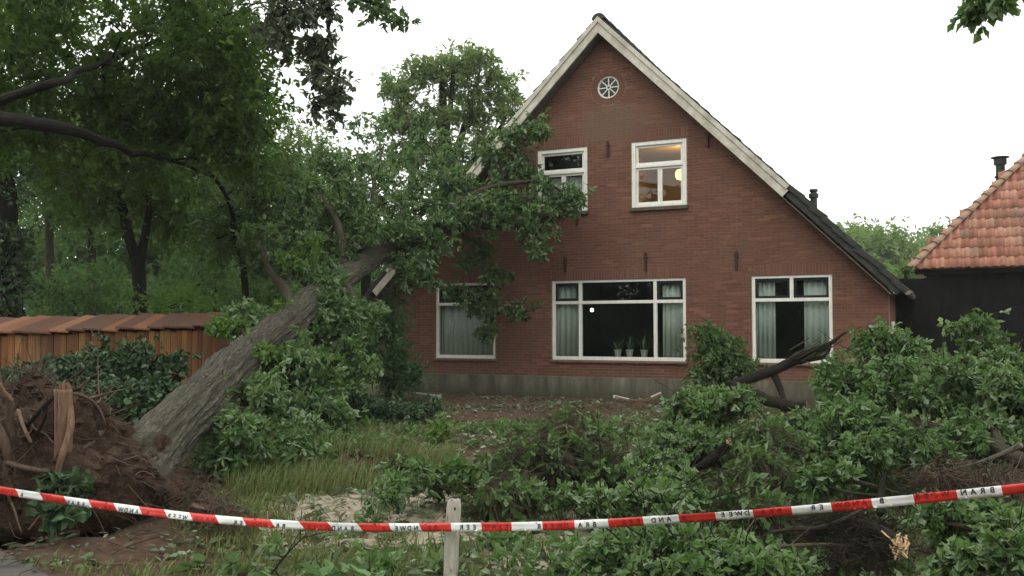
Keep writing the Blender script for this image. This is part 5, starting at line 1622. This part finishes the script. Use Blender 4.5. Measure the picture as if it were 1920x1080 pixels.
bough('leafy_bough', 'light green sprig standing in the sandy path left of the wooden stake',
      [path([(745, 965, 7.5), (740, 930, 7.6), (735, 895, 7.7)], [0.014, 0.01, 0.005], 5, 0.01)],
      [(735, 910, 36, 26, 7.7, .25, 12), (775, 885, 40, 20, 8.0, .25, 9), (715, 935, 30, 14, 7.5, .2, 5)], 'oak_fresh', 6, 5, 0.11, 0.075, 'lance')
bough('leafy_bough', 'small green bough behind the top of the wooden stake',
      [path([(880, 915, 8.2), (830, 900, 8.3), (770, 885, 8.5)], [0.018, 0.014, 0.006], 5, 0.01)],
      [(845, 900, 46, 26, 8.4, .3, 20), (900, 880, 40, 26, 8.6, .3, 14), (790, 890, 30, 16, 8.4, .2, 8)], 'oak', 6, 5, 0.11, 0.08, 'ovate')
bough('leafy_bough', 'dark leafy sprig in the crater at the foot of the torn roots',
      [path([(120, 965, 7.1), (115, 925, 7.2), (110, 900, 7.3)], [0.014, 0.01, 0.005], 5, 0.01)],
      [(120, 905, 44, 12, 7.3, .15, 9), (125, 955, 40, 18, 7.2, .15, 9), (95, 925, 24, 12, 7.25, .1, 3)], 'shrub', 6, 5, 0.10, 0.075, 'broad')

# broken limb leaning in front of the right window
bl_ = thing('broken_limb', base(1380, 15.6), 'dark snapped limb leaning up to the right in front of the right window', 'broken branch')
for pts_, rad in (([(1375, 722, 15.6), (1430, 706, 15.5), (1490, 676, 15.4), (1540, 650, 15.2)], [0.08, 0.085, 0.085, 0.05]),
                  ([(1530, 655, 15.2), (1560, 640, 15.1), (1590, 622, 15.0)], [0.045, 0.035, 0.008]),
                  ([(1495, 680, 15.4), (1540, 668, 15.2), (1556, 652, 15.1)], [0.05, 0.035, 0.01]),
                  ([(1448, 704, 15.5), (1462, 735, 15.3), (1470, 770, 15.0)], [0.07, 0.06, 0.05])):
    q, r = path(pts_, rad, 8, 0.03); tb = Tubes(); tb.add(q, r, 12, 0.2); tb.obj('limb' if len(pts_) == 4 else 'branch', M['bark_dark'], bl_)
spz = Shape()
for k in range(14):
    p = dep(1510 + rng.normal(0, 20), 668 + rng.normal(0, 7), 15.25)
    spz.beam(p, p + unit((dep(1560, 636, 15.1) - dep(1500, 672, 15.25))[None])[0] * (0.2 + rng.random() * 0.35) + rng.normal(0, .03, 3), 0.03, 0.018)
spz.obj('splinter', M['bark_mid'], bl_)
lg = thing('fallen_log', base(1440, 15.0), 'dark curved log on the ground beneath the leaning broken limb', 'log')
q, r = path([(1368, 722, 15.6), (1400, 734, 15.3), (1440, 752, 14.9), (1480, 761, 14.6), (1514, 764, 14.5)], [0.06, 0.08, 0.095, 0.09, 0.085], 8, 0.04)
tb = Tubes(); tb.add(q, r, 14, 0.12); tb.obj('limb', M['bark_dark'], lg)
shp = Shape(); e = q[-1]; dv = unit((q[-1] - q[-3])[None])[0]
tb = Tubes(); tb.add([e - dv * .02, e + dv * .012], [0.075, 0.075], 14); tb.obj('cut_end', M['dry'], lg)

# sawn branch with a round orange end
cb_ = thing('sawn_branch', base(1350, 9.4), 'dark sawn branch with a small round orange cut end', 'broken branch')
q, r = path([(1300, 880, 9.3), (1335, 860, 9.2), (1368, 828, 9.0)], [0.035, 0.045, 0.042], 8, 0.01)
tb = Tubes(); tb.add(q, r, 12, 0.1); tb.obj('limb', M['bark_dark'], cb_)
fd = unit((CAM - q[-1])[None])[0]; dv = unit((q[-1] - q[-4])[None])[0]
tb = Tubes(); tb.add([q[-1] - dv * .01, q[-1] + dv * .01 + fd * .012], [0.040, 0.036], 12); tb.obj('cut_end', M['split'], cb_)
# pale torn stump
st_ = thing('torn_branch', base(1690, 6.1), 'thick broken branch with a pale yellow torn end below the tape', 'broken branch')
q, r = path([(1610, 985, 6.6), (1650, 1000, 6.3), (1686, 1022, 6.05)], [0.05, 0.06, 0.05], 8, 0.02)
tb = Tubes(); tb.add(q, r, 12, 0.2); tb.obj('limb', M['bark_dark'], st_)
spz = Shape()
for k in range(34):
    p = dep(1688 + rng.normal(0, 4), 1012 + rng.random() * 26, 6.02 + rng.normal(0, .02))
    spz.beam(p - np.array([rng.normal(0, .01), 0, .04]), p + np.array([rng.normal(0, .028), rng.normal(0, .02), 0.015 + rng.random() * 0.045]), 0.006 + rng.random() * .014, 0.010, (1, 0, 0))
spz.obj('torn_end', M['split'], st_)

# bare sticks
for pts_, rad, lab, mt in (
        ([(1440, 1002, 6.4), (1490, 995, 6.4), (1545, 988, 6.5), (1600, 965, 6.6), (1650, 940, 6.8)], [0.012, 0.017, 0.018, 0.015, 0.008], 'bent dark stick rising to the right just under the tape', 'bark_mid'),
        ([(1448, 1030, 6.2), (1500, 1024, 6.2), (1560, 1022, 6.25), (1610, 1028, 6.2)], [0.010, 0.014, 0.013, 0.008], 'straight grey stick lying level near the bottom edge on the right', 'dry'),
        ([(1490, 892, 8.0), (1540, 908, 7.7), (1590, 922, 7.4), (1660, 930, 7.2)], [0.018, 0.016, 0.013, 0.006], 'long dark stick sloping down to the tape, left of the upright stub', 'bark_mid'),
        ([(1495, 880, 8.0), (1560, 902, 7.7), (1620, 905, 7.5), (1690, 925, 7.2)], [0.022, 0.018, 0.014, 0.008], 'thicker crossing stick above the tape at the upright stub', 'bark_mid'),
        ([(1652, 965, 6.7), (1654, 925, 6.9), (1660, 890, 7.0)], [0.03, 0.028, 0.018], 'upright broken stub behind the tape on the right', 'bark_dark'),
        ([(1662, 893, 7.0), (1685, 915, 6.9), (1708, 950, 6.7)], [0.012, 0.011, 0.007], 'thin forked twig falling right from the upright stub', 'bark_dark'),
        ([(1040, 830, 9.6), (1090, 852, 9.2), (1150, 862, 9.0), (1215, 866, 8.8)], [0.012, 0.02, 0.02, 0.016], 'dark bare branch lying on the brown litter in the centre', 'bark_dark'),
        ([(800, 900, 8.3), (835, 915, 8.1), (875, 922, 8.0), (905, 935, 7.9)], [0.006, 0.010, 0.010, 0.006], 'short thin stick behind the wooden stake', 'bark_mid'),
        ([(1780, 880, 8.0), (1830, 868, 7.9), (1880, 850, 7.8), (1915, 835, 7.7)], [0.008, 0.012, 0.02, 0.03], 'pale torn branch pointing left from the right edge', 'pale'),
        ([(1100, 850, 9.2), (1060, 885, 8.6), (1000, 915, 8.2), (940, 960, 7.6)], [0.018, 0.014, 0.012, 0.005], 'thin branch sloping down left through the brush pile', 'dry'),
        ([(505, 1080, 5.9), (540, 1040, 6.2), (575, 1005, 6.5)], [0.007, 0.006, 0.004], 'thin dark twig at the bottom left of the stake', 'bark_dark'),
        ([(1390, 1010, 6.4), (1420, 975, 6.9), (1460, 945, 7.2)], [0.008, 0.008, 0.005], 'thin pale twig under the tape in the brown brush', 'dry')):
    q, r = path(pts_, rad, 6, 0.015)
    b = q[0].copy(); b[2] = float(hgt(b[0], b[1]))
    t_ = thing('dead_branch', b, lab, 'stick', 'bare sticks among the storm debris')
    tb = Tubes(); tb.add(q, r, 8, 0.15); tb.obj('stick', M[mt], t_)
    n = 7
    sel = rng.integers(2, len(q) - 1, n)
    dv = unit(np.gradient(q, axis=0)[sel]) + rng.normal(0, 0.6, (n, 3))
    tb = Tubes(); tb.sticks(q[sel], q[sel] + dv * (0.08 + rng.random((n, 1)) * 0.2), 0.005, 0.002); tb.obj('twigs', M[mt], t_, kind='stuff')

# brown brush piles (dense dead twigs)


def brush(lab, spec, n, mat, L, droop, seed_leaf=None):
    c = blobs([(x, y, rx, ry, d, dd, k) for (x, y, rx, ry, d, dd, k) in spec])
    b = c.mean(0); b[2] = float(hgt(b[0], b[1]))
    th = thing('brush_pile', b, lab, 'brush', 'brown brush among the broken boughs')
    A = np.repeat(c, n, 0) + rng.normal(0, 0.05, (len(c) * n, 3))
    main = unit(rng.normal(0, 1, (len(c), 3)) * np.array([1, 1, 0.6])); main[:, 2] -= droop
    Dv = unit(np.repeat(main, n, 0) + rng.normal(0, 0.35, A.shape))
    ll = L * (0.4 + rng.random((len(A), 1)))
    mid = A + Dv * ll * .5 + rng.normal(0, 0.02, A.shape); end = A + Dv * ll + np.array([0, 0, -0.12]) * ll
    gz = hgt(end[:, 0], end[:, 1]); end[:, 2] = np.maximum(end[:, 2], gz + 0.01)
    tb = Tubes(); tb.sticks(A, end, 0.0038, 0.0018, mid)
    ramify(tb, [(np.stack([b, b + np.array([0, 0, .15])]), np.array([.02, .01]))], c, 0.006)
    tb.obj('twigs', M[mat], th, kind='stuff')
    if seed_leaf:
        P, D, ti, a, b_ = clump_leaves(c, 0.16, 4, 4, 0.3)
        leaves_obj('foliage', P, D, 0.085, M[seed_leaf], th, 'oak', ti)


brush('dark brown twiggy brush pile right behind the wooden stake', [(1000, 870, 70, 50, 8.6, .5, 60), (1090, 860, 70, 60, 8.9, .5, 60), (950, 930, 60, 36, 7.8, .4, 40), (1060, 800, 60, 30, 9.8, .5, 26)], 16, 'dry', 0.28, 0.3, 'oak')
brush('hanging brown twig mass in the right middle behind the tape', [(1430, 830, 56, 36, 9.0, .4, 34), (1440, 890, 60, 46, 8.3, .4, 42), (1400, 930, 60, 40, 7.8, .3, 28), (1450, 950, 60, 30, 7.2, .3, 20)], 13, 'dry', 0.3, 0.7, 'oak')
brush('brown stringy brush below the tape beside the pale torn stump', [(1640, 1010, 60, 40, 6.4, .3, 40), (1560, 980, 60, 26, 6.8, .3, 30), (1600, 1050, 50, 30, 6.0, .3, 22)], 14, 'bark_mid', 0.2, 0.3)
brush('reddish dry brush at the right edge above the tape', [(1770, 900, 60, 20, 7.6, .3, 26), (1870, 910, 60, 20, 7.4, .3, 24)], 14, 'root', 0.2, 0.1)
brush('rusty brush tuft beside the trunk foot, above the tape', [(380, 935, 50, 26, 7.9, .3, 26), (410, 960, 40, 20, 7.4, .25, 16)], 16, 'root', 0.15, 0.0)

# shards of gutter and barge board by the wall
gp = gnd(800, 743); gp[2] = float(hgt(gp[0], gp[1])) + 0.03
s = Shape()
a, b = dep(778, 741, 19.2), dep(826, 746, 18.9)
a[2] = float(hgt(a[0], a[1])) + 0.10; b[2] = float(hgt(b[0], b[1])) + 0.06
s.beam(a, b, 0.06, 0.015).beam(a + np.array([0, -.03, .01]), b + np.array([0, -.03, .01]), 0.012, 0.03)
s.add([b + np.array(v) for v in ((-.16, -.05, -.005), (.05, -.05, .05), (-.03, -.05, -.085), (-.16, -.035, -.005), (.05, -.035, .05), (-.03, -.035, -.085))], [(0, 2, 1), (3, 4, 5), (0, 1, 4, 3), (1, 2, 5, 4), (2, 0, 3, 5)])
V = np.concatenate(s.V); c = V.mean(0); s.V = [V - c]
o = s.obj('gutter_shard', M['white_plastic'], loc=tuple(c)); tag(o, 'white broken gutter shard on the grass below the left window', 'debris')
bd = thing('board_shard', gnd(1195, 748), 'broken curved piece of white and brown barge board lying under the middle window', 'debris')
q = bez([dep(1150, 743, 18.0), dep(1180, 750, 17.9), dep(1215, 749, 17.8), dep(1240, 739, 17.7)], 5)
s = Shape()
for i in range(len(q) - 1): s.beam(q[i], q[i + 1] + (q[i + 1] - q[i]) * .15, 0.05 + 0.05 * math.sin(i / 15 * 3.14), 0.035)
s.obj('board', M['root_split'], bd)
s = Shape(); s.beam(q[0], q[5], 0.06, 0.05).beam(q[-5] + np.array([0, 0, .03]), q[-1] + np.array([0, 0, .03]), 0.05, 0.04); s.obj('painted_strip', M['white_plastic'], bd)

# ------------------------------------------------------------------ ground cover
# fallen leaves and chips


def scatter(n, xr, sr):
    """n spots over a wedge: x across the view (pixels), s distance"""
    s = np.sqrt(rng.uniform(sr[0] ** 2, sr[1] ** 2, n)); x = rng.uniform(xr[0], xr[1], n)
    u = (x - 960) / FPX * s
    p = CAM[None] + FWH * s[:, None] + RT * u[:, None]
    p[:, 2] = hgt(p[:, 0], p[:, 1])
    return p, x, s


p, x, s = scatter(30000, (-150, 2070), (5.0, 19.2))
keep = (p[:, 1] < -0.15) & (fbm(p[:, 0] * 0.8, p[:, 1] * 0.8, 4, 3) + rng.normal(0, .3, len(p)) > -0.25) & ~((road_dist(p[:, 0], p[:, 1]) > 0.1) & (rng.random(len(p)) > 0.10))
p = p[keep]
p[:, 2] += np.where(road_dist(p[:, 0], p[:, 1]) > 0, 0.02, 0.0) + 0.012 + rng.random(len(p)) * 0.04
d = rng.normal(0, 1, (len(p), 3)); d[:, 2] *= 0.25
leaves_obj('fallen_leaves', p, d, 0.085, M['litter'], None, 'ovate', None, 1.2, 0.45)
tag(bpy.data.objects['fallen_leaves'], 'green and brown leaves torn off by the storm, strewn over the lawn', 'leaves')
# leafy sprigs: torn shoots lying everywhere
p, x, s = scatter(1150, (-80, 2000), (5.3, 13.5))
w = 0.25 + 0.5 * smooth(820, 1000, x) + 0.3 * smooth(9, 6, s) + 0.35 * fbm(p[:, 0], p[:, 1], 8, 3)
w = np.where((s > 7.2) & (s < 9.4) & (x > 480) & (x < 900), w - 0.22, w); w = np.where((x < 420) & (s < 7.4), w - 0.3, w)
keep = (rng.random(len(p)) < w) & (road_dist(p[:, 0], p[:, 1]) < -0.1) & (p[:, 1] < -1.2) & ~((np.abs(x - 845) < 90) & (s < 6.2))
c = p[keep] + np.array([0, 0, 0.07])
P, D, ti, a, b = clump_leaves(c, 0.14, 5, 6, 0.1, 0.5)
gz = hgt(P[:, 0], P[:, 1]); P[:, 2] = np.maximum(P[:, 2], gz + 0.02)
leaves_obj('torn_sprigs', P, D, 0.085, M['oak_fresh'], None, 'oak', ti, jit=0.6)
tag(bpy.data.objects['torn_sprigs'], 'torn green oak sprigs littering the garden', 'sprigs')
tb = Tubes(); tb.sticks(a, b, 0.003, 0.002)
p, x, s = scatter(2600, (-100, 2000), (5.2, 18)); keep = p[:, 1] < -.3; p = p[keep] + np.array([0, 0, .03])
d = rng.normal(0, 1, p.shape); d[:, 2] *= 0.2; d = unit(d) * (0.08 + rng.random((len(p), 1)) ** 2 * 0.45)
tb.sticks(p - d / 2, p + d / 2, 0.005, 0.0025, p + rng.normal(0, 0.02, p.shape))
tag(tb.obj('twig_litter', M['dry'], None, kind='stuff'), 'thin brown twigs strewn over the lawn', 'twigs')


def grass(name, n, xr, sr, hmin, hmax, cond, lab, lean=0.35, width=0.006):
    p, x, s = scatter(n, xr, sr)
    k = cond(p, x, s) & (road_dist(p[:, 0], p[:, 1]) < 0.03) & (p[:, 1] < -0.12)
    p = p[k]; n = len(p)
    h = rng.uniform(hmin, hmax, n); a = rng.random(n) * 6.283
    ln = np.stack([np.cos(a), np.sin(a), 0 * a], -1) * (h * rng.random(n) * lean * 2)[:, None]
    side = np.stack([-np.sin(a + .8), np.cos(a + .8), 0 * a], -1) * (width * (0.6 + rng.random(n)))[:, None]
    V = np.stack([p - side, p + side, p + ln * .4 + side * .7 + np.array([0, 0, 1]) * (h * .6)[:, None], p + ln * .4 - side * .7 + np.array([0, 0, 1]) * (h * .6)[:, None], p + ln + np.array([0, 0, 1]) * h[:, None]], 1)
    L = (np.array([0, 1, 2, 3, 3, 2, 4])[None] + (np.arange(n) * 5)[:, None]).ravel()
    tot = np.tile([4, 3], n); st = np.concatenate([[0], np.cumsum(tot)[:-1]])
    ti = np.clip(0.5 + 0.35 * fbm(p[:, 0] * .7, p[:, 1] * .7, 2, 3) + rng.normal(0, .22, n), 0, 1)
    me = raw_mesh(name, V.reshape(-1, 3), L, st, tot, M['grass'], attrs={'tint': np.repeat(ti, 5)})
    tag(link(name, me), lab, 'grass', kind='stuff')


nz = lambda p, f, z: fbm(p[:, 0] * f, p[:, 1] * f, z, 3)
not_sand = lambda p, x, s: ~((s < 9.3) & (s > 7.0) & (x > 500) & (x < 1120) & (nz(p, 1.6, 5) > -0.35)) & ~((s < 7.4) & (s > 6.2) & (x > 920) & (x < 1120) & (nz(p, 1.6, 5) > -.1))
grass('short_grass', 80000, (-150, 2050), (5.0, 18.4), 0.03, 0.10, lambda p, x, s: (nz(p, 0.7, 6) + rng.normal(0, .25, len(p)) > -0.15) & not_sand(p, x, s) & ~((x < 330) & (s < 9) & (s > 6.75)) & ~((np.abs(x - 845) < 75) & (s < 6.1) & (s > 5.4)) & ~((x > 830) & (x < 1300) & (s > 10.8) & (nz(p, .9, 12) > -0.25)) & ~((s > 14.5) & (nz(p, .6, 14) > -0.1)), 'short patchy lawn grass', 0.5)
grass('long_grass', 15000, (380, 1500), (5.4, 10.6), 0.05, 0.16, lambda p, x, s: ~((np.abs(x - 845) < 75) & (s < 6.1)) & (nz(p, 1.1, 3) + rng.normal(0, .2, len(p)) > 0.15) & not_sand(p, x, s) & (((x < 1200) | (s < 7)) | (rng.random(len(p)) < .3)), 'long straggly grass along the bank and the tape', 0.45, 0.005)
grass('straw_grass', 4200, (430, 860), (9.2, 10.6), 0.12, 0.34, lambda p, x, s: nz(p, 1.5, 9) > -0.2, 'tall dry grass on the edge of the bank', 0.4, 0.004)

# broad-leaved weeds at the bottom edge
for (x, d, lab, n) in ((640, 5.85, 'broad-leaved weed at the bottom edge, left of the stake', 26), (560, 5.75, 'pale broad-leaved weed at the bottom edge, furthest left of the three', 18), (720, 5.7, 'broad-leaved weed at the bottom edge, nearest the stake', 16), (90, 5.62, 'flat leafy weed lying on the asphalt corner', 10), (400, 6.5, 'torn compound leaf lying on bare soil below the tape', 12)):
    b = base(x, d)
    th = thing('weed', b, lab, 'weed', 'broad-leaved weeds in the foreground')
    a = rng.random(n) * 6.283; el = rng.uniform(0.1, 0.75, n)
    if d > 6 or x == 90: el *= 0.25
    D = np.stack([np.cos(a) * np.cos(el), np.sin(a) * np.cos(el), np.sin(el)], -1)
    st = b + D * 0.04 + np.array([0, 0, 0.02])
    P = st + D * rng.uniform(0.02, 0.12, (n, 1))
    leaves_obj('leaves', P, D, 0.15, M['oak_fresh'], th, 'ovate', None, 1.0, 0.3)
    tb = Tubes(); tb.sticks(np.repeat(b[None], n, 0), P, 0.004, 0.003); tb.obj('stems', M['twig'], th, kind='stuff')

# ------------------------------------------------------------------ stake and barrier tape
pb = base(845, 6.1)
stake = thing('wooden_stake', pb, 'weathered grey wooden stake holding up the red and white tape', 'stake')
top = dep(851, 934, 6.12); bot = dep(843, 1080, 6.06); bot[2] -= 0.12
axv = unit((top - bot)[None])[0]; H_ = np.linalg.norm(top - bot)
ux = unit((RT - axv * (RT @ axv))[None])[0]; uy = np.cross(axv, ux)
prof = [(0.0, 1.0), (0.3, .98), (0.6, .96), (0.92, .93), (0.97, .86), (0.992, .66), (1.0, .3)]
V, F = [], []
ns = 14
for tt, k in prof:
    for i in range(ns):
        a = 2 * math.pi * i / ns
        rx_ = 0.049 * np.sign(math.cos(a)) * abs(math.cos(a)) ** 0.65; ry_ = 0.038 * np.sign(math.sin(a)) * abs(math.sin(a)) ** 0.65
        V.append(bot + axv * (H_ * tt + (rx_ * 0.08 if tt > 0.95 else 0)) + ux * rx_ * (1.0 if tt < .95 else k) * 1.0 + uy * ry_ * k + ux * 0.004 * math.sin(tt * 9))
for i in range(len(prof) - 1):
    for j in range(ns): F.append((i * ns + j, i * ns + (j + 1) % ns, (i + 1) * ns + (j + 1) % ns, (i + 1) * ns + j))
F.append(tuple((len(prof) - 1) * ns + j for j in range(ns)))
poly_obj('post', V, F, M['stake'], stake, smooth_shade=True)
s = Shape().lathe([(0.012, -0.01), (0.014, 0.004), (0.022, 0.006), (0.022, 0.014), (0.008, 0.016)], tuple(top + ux * 0.012), 10); s.obj('bolt', M['black'], stake)
kp = dep(853, 952, 6.03); s = Shape().lathe([(0.005, 0), (0.007, .016), (0.003, .02)], tuple(kp + np.array([0, 0, -.017])), 8); s.obj('knot', M['iron'], stake)

ctrl = [(-320, 846, 7.7), (-120, 894, 7.2), (0, 919, 6.95), (210, 950, 6.7), (420, 975, 6.42), (640, 988, 6.2), (845, 988.5, 6.0), (1030, 986, 5.72), (1210, 977, 5.5), (1400, 964, 5.3), (1560, 951, 5.15), (1740, 934, 4.95), (1920, 915, 4.76), (2080, 893, 4.6), (2240, 868, 4.45)]
TP = bez(np.array([dep(*c) for c in ctrl]), 30)
tl = np.concatenate([[0], np.cumsum(np.linalg.norm(np.diff(TP, axis=0), axis=1))])


def tape_at(s):
    p = np.stack([np.interp(s, tl, TP[:, k]) for k in range(3)], -1)
    return p


tmid = tape_at(np.array([0.0]))
tape = thing('barrier_tape', gnd(845, 1070, -0.22), 'red and white barrier tape stretched across the whole foreground, lettering seen from behind', 'barrier tape')
# where 0 pixel column 850 lies on the tape (start of the white band right of the stake)
px_at = np.array([(960 + FPX * ((q_ - CAM) @ RT) / ((q_ - CAM) @ FW)) for q_ in TP])
s850 = float(np.interp(846, px_at, tl))
BAND = 0.2165
W = 0.056
i0 = -int(s850 / BAND); i1 = int((tl[-1] - s850) / BAND)


def tape_frame(s):
    p = tape_at(s); t_ = unit(tape_at(s + 0.01) - tape_at(s - 0.01))
    roll = 0.10 * np.sin(s * 1.1) + 0.12 * np.sin(s * 2.7 + 1) - 0.25 * smooth(s850, s850 - 3.0, s) + 0.3 * smooth(s850 + 1.0, s850 + 2.2, s)
    up_ = np.array([0, 0, 1.0])[None] - t_ * t_[:, 2:3]; up_ = unit(up_); nn = np.cross(t_, up_)      # nn towards the camera side
    upr = up_ * np.cos(roll)[:, None] + nn * np.sin(roll)[:, None]; nr = np.cross(t_, upr)
    return p, t_, upr, nr


slant = lambda s: 0.05 * smooth(s850 + 0.1, s850 - 1.0, s) * np.ones_like(s)
for bi in range(i0, i1):
    red = (bi % 2 == 1) or (bi % 2 == -1)
    sa, sb = s850 + bi * BAND, s850 + (bi + 1) * BAND
    m = 8
    V = []
    for face in (0, 1):
        for h_ in (-0.5, -0.17, 0.17, 0.5):
            off = -slant(np.array([sa]))[0] * h_
            ss = np.linspace(sa + off, sb + off, m + 1)
            p, t_, u2, n2 = tape_frame(ss)
            curl = 0.006 * np.cos(h_ * 3) * np.sin(ss * 5) + 0.0035 * noise3(ss * 14, h_ * 2.5, 4.0) + 0.002 * noise3(ss * 45, h_ * 4, 9.0)
            V.append(p + u2 * (h_ * W) + n2 * (curl[:, None] + (0.0005 if face else -0.0005)))
    V = np.array(V).reshape(-1, 3); mm = m + 1; F = []
    for face in (0, 1):
        for r_ in range(3):
            for j in range(m):
                a = face * 4 * mm + r_ * mm + j
                f = (a, a + 1, a + mm + 1, a + mm); F.append(f if face else f[::-1])
    for j in range(m):
        a = j; b = 4 * mm + j
        F.append((a, a + 1, b + 1, b)); a2 = 3 * mm + j; b2 = 7 * mm + j; F.append((a2 + 1, a2, b2, b2 + 1))
    o = poly_obj('red_band' if red else 'white_band', V, F, M['tape_red' if red else 'tape_white'], tape, smooth_shade=True)
    tape_bands = globals().setdefault('tape_bands', {}); tape_bands[bi] = o
# lettering, mirrored because we see the back of the tape
cache = {}


def glyph(ch):
    if ch in cache: return cache[ch]
    cu_ = bpy.data.curves.new('glyph', 'FONT'); cu_.body = ch; cu_.size = 0.043; cu_.align_x = 'CENTER'; cu_.extrude = 0.0002; cu_.resolution_u = 3; cu_.offset = 0.0012
    ob_ = bpy.data.objects.new('glyph', cu_); COL.objects.link(ob_)
    dg = bpy.context.evaluated_depsgraph_get()
    me_ = bpy.data.meshes.new_from_object(ob_.evaluated_get(dg)); me_.name = 'letter'
    bpy.data.objects.remove(ob_)
    co = np.zeros(len(me_.vertices) * 3, np.float32); me_.vertices.foreach_get('co', co); co = co.reshape(-1, 3)
    co[:, 0] *= -0.95; co[:, 1] -= 0.015                       # mirrored, centred on the tape
    me_.vertices.foreach_set('co', co.ravel())
    me_.flip_normals()
    out = {}
    for k_ in ('ink', 'ink_red'):
        m2 = me_.copy(); m2.materials.clear(); m2.materials.append(M[k_]); out[k_] = m2
    cache[ch] = out
    return out


word = 'BRANDWEER   '
s = tl[-1] - 0.5
k = 0
s_start = s850 + 0.075           # the R just right of the stake is the word's last letter
LS = 0.046
first = int((0.3 - s_start) / LS)
for i in range(first, int((tl[-1] - 0.2 - s_start) / LS)):
    ch = word[(8 - i) % len(word)]
    if ch == ' ': continue
    ss = s_start + i * LS
    bi = int(math.floor((ss - s850) / BAND))
    if bi not in tape_bands: continue
    fr_ = ((ss - s850) / BAND) % 1
    if fr_ < 0.09 or fr_ > 0.91: continue
    p, t_, u2, n2 = [v[0] for v in tape_frame(np.array([ss]))]
    sh = -0.012 * float(smooth(s850, s850 - 1.0, np.array([ss]))[0]) + 0.012 * float(smooth(s850 + 1.0, s850 + 2.2, np.array([ss]))[0])
    curl = 0.006 * math.sin(ss * 5)
    g = glyph(ch)['ink_red' if bi % 2 else 'ink']
    o = bpy.data.objects.new('letter', g); COL.objects.link(o); o.parent = tape_bands[bi]
    sgn = 1 if n2 @ (CAM - p) > 0 else -1
    Mx = Matrix((tuple(t_), tuple(u2), tuple(n2))).transposed().to_4x4()
    o.matrix_local = Matrix.Translation(Vector(p + n2 * sgn * (0.004) + n2 * curl + u2 * sh - ORIGIN[tape.name])) @ Mx
for (x, y, d, lab) in ((-320, 846, 7.7, 'wooden stake beyond the left end of the tape'), (2240, 868, 4.45, 'wooden stake beyond the right end of the tape')):
    p = dep(x, y, d); z = float(hgt(p[0], p[1]))
    s2 = thing('wooden_stake', (p[0], p[1], z), lab, 'stake', 'stakes outside the frame')
    Shape().box(p[0] - .04, p[0] + .04, p[1] + .005, p[1] + .07, z - .2, p[2] + .1).obj('post', M['stake'], s2, bevel=0.008)

# ------------------------------------------------------------------ damp air
hz = Shape().box(-120, 160, -60, 120, -3.5, 26.0).obj('haze', M['room'])
hz.data.materials.clear()
t = NT('damp_air'); v = t.node('ShaderNodeVolumePrincipled'); v.inputs['Density'].default_value = 0.0006
t.put(v.inputs['Color'], (0.9, 0.93, 0.95)); t.t.links.new(v.outputs[0], t.out.inputs['Volume'])
hz.data.materials.append(t.m); tag(hz, 'thin damp haze over the garden and the trees behind', 'haze', kind='stuff')
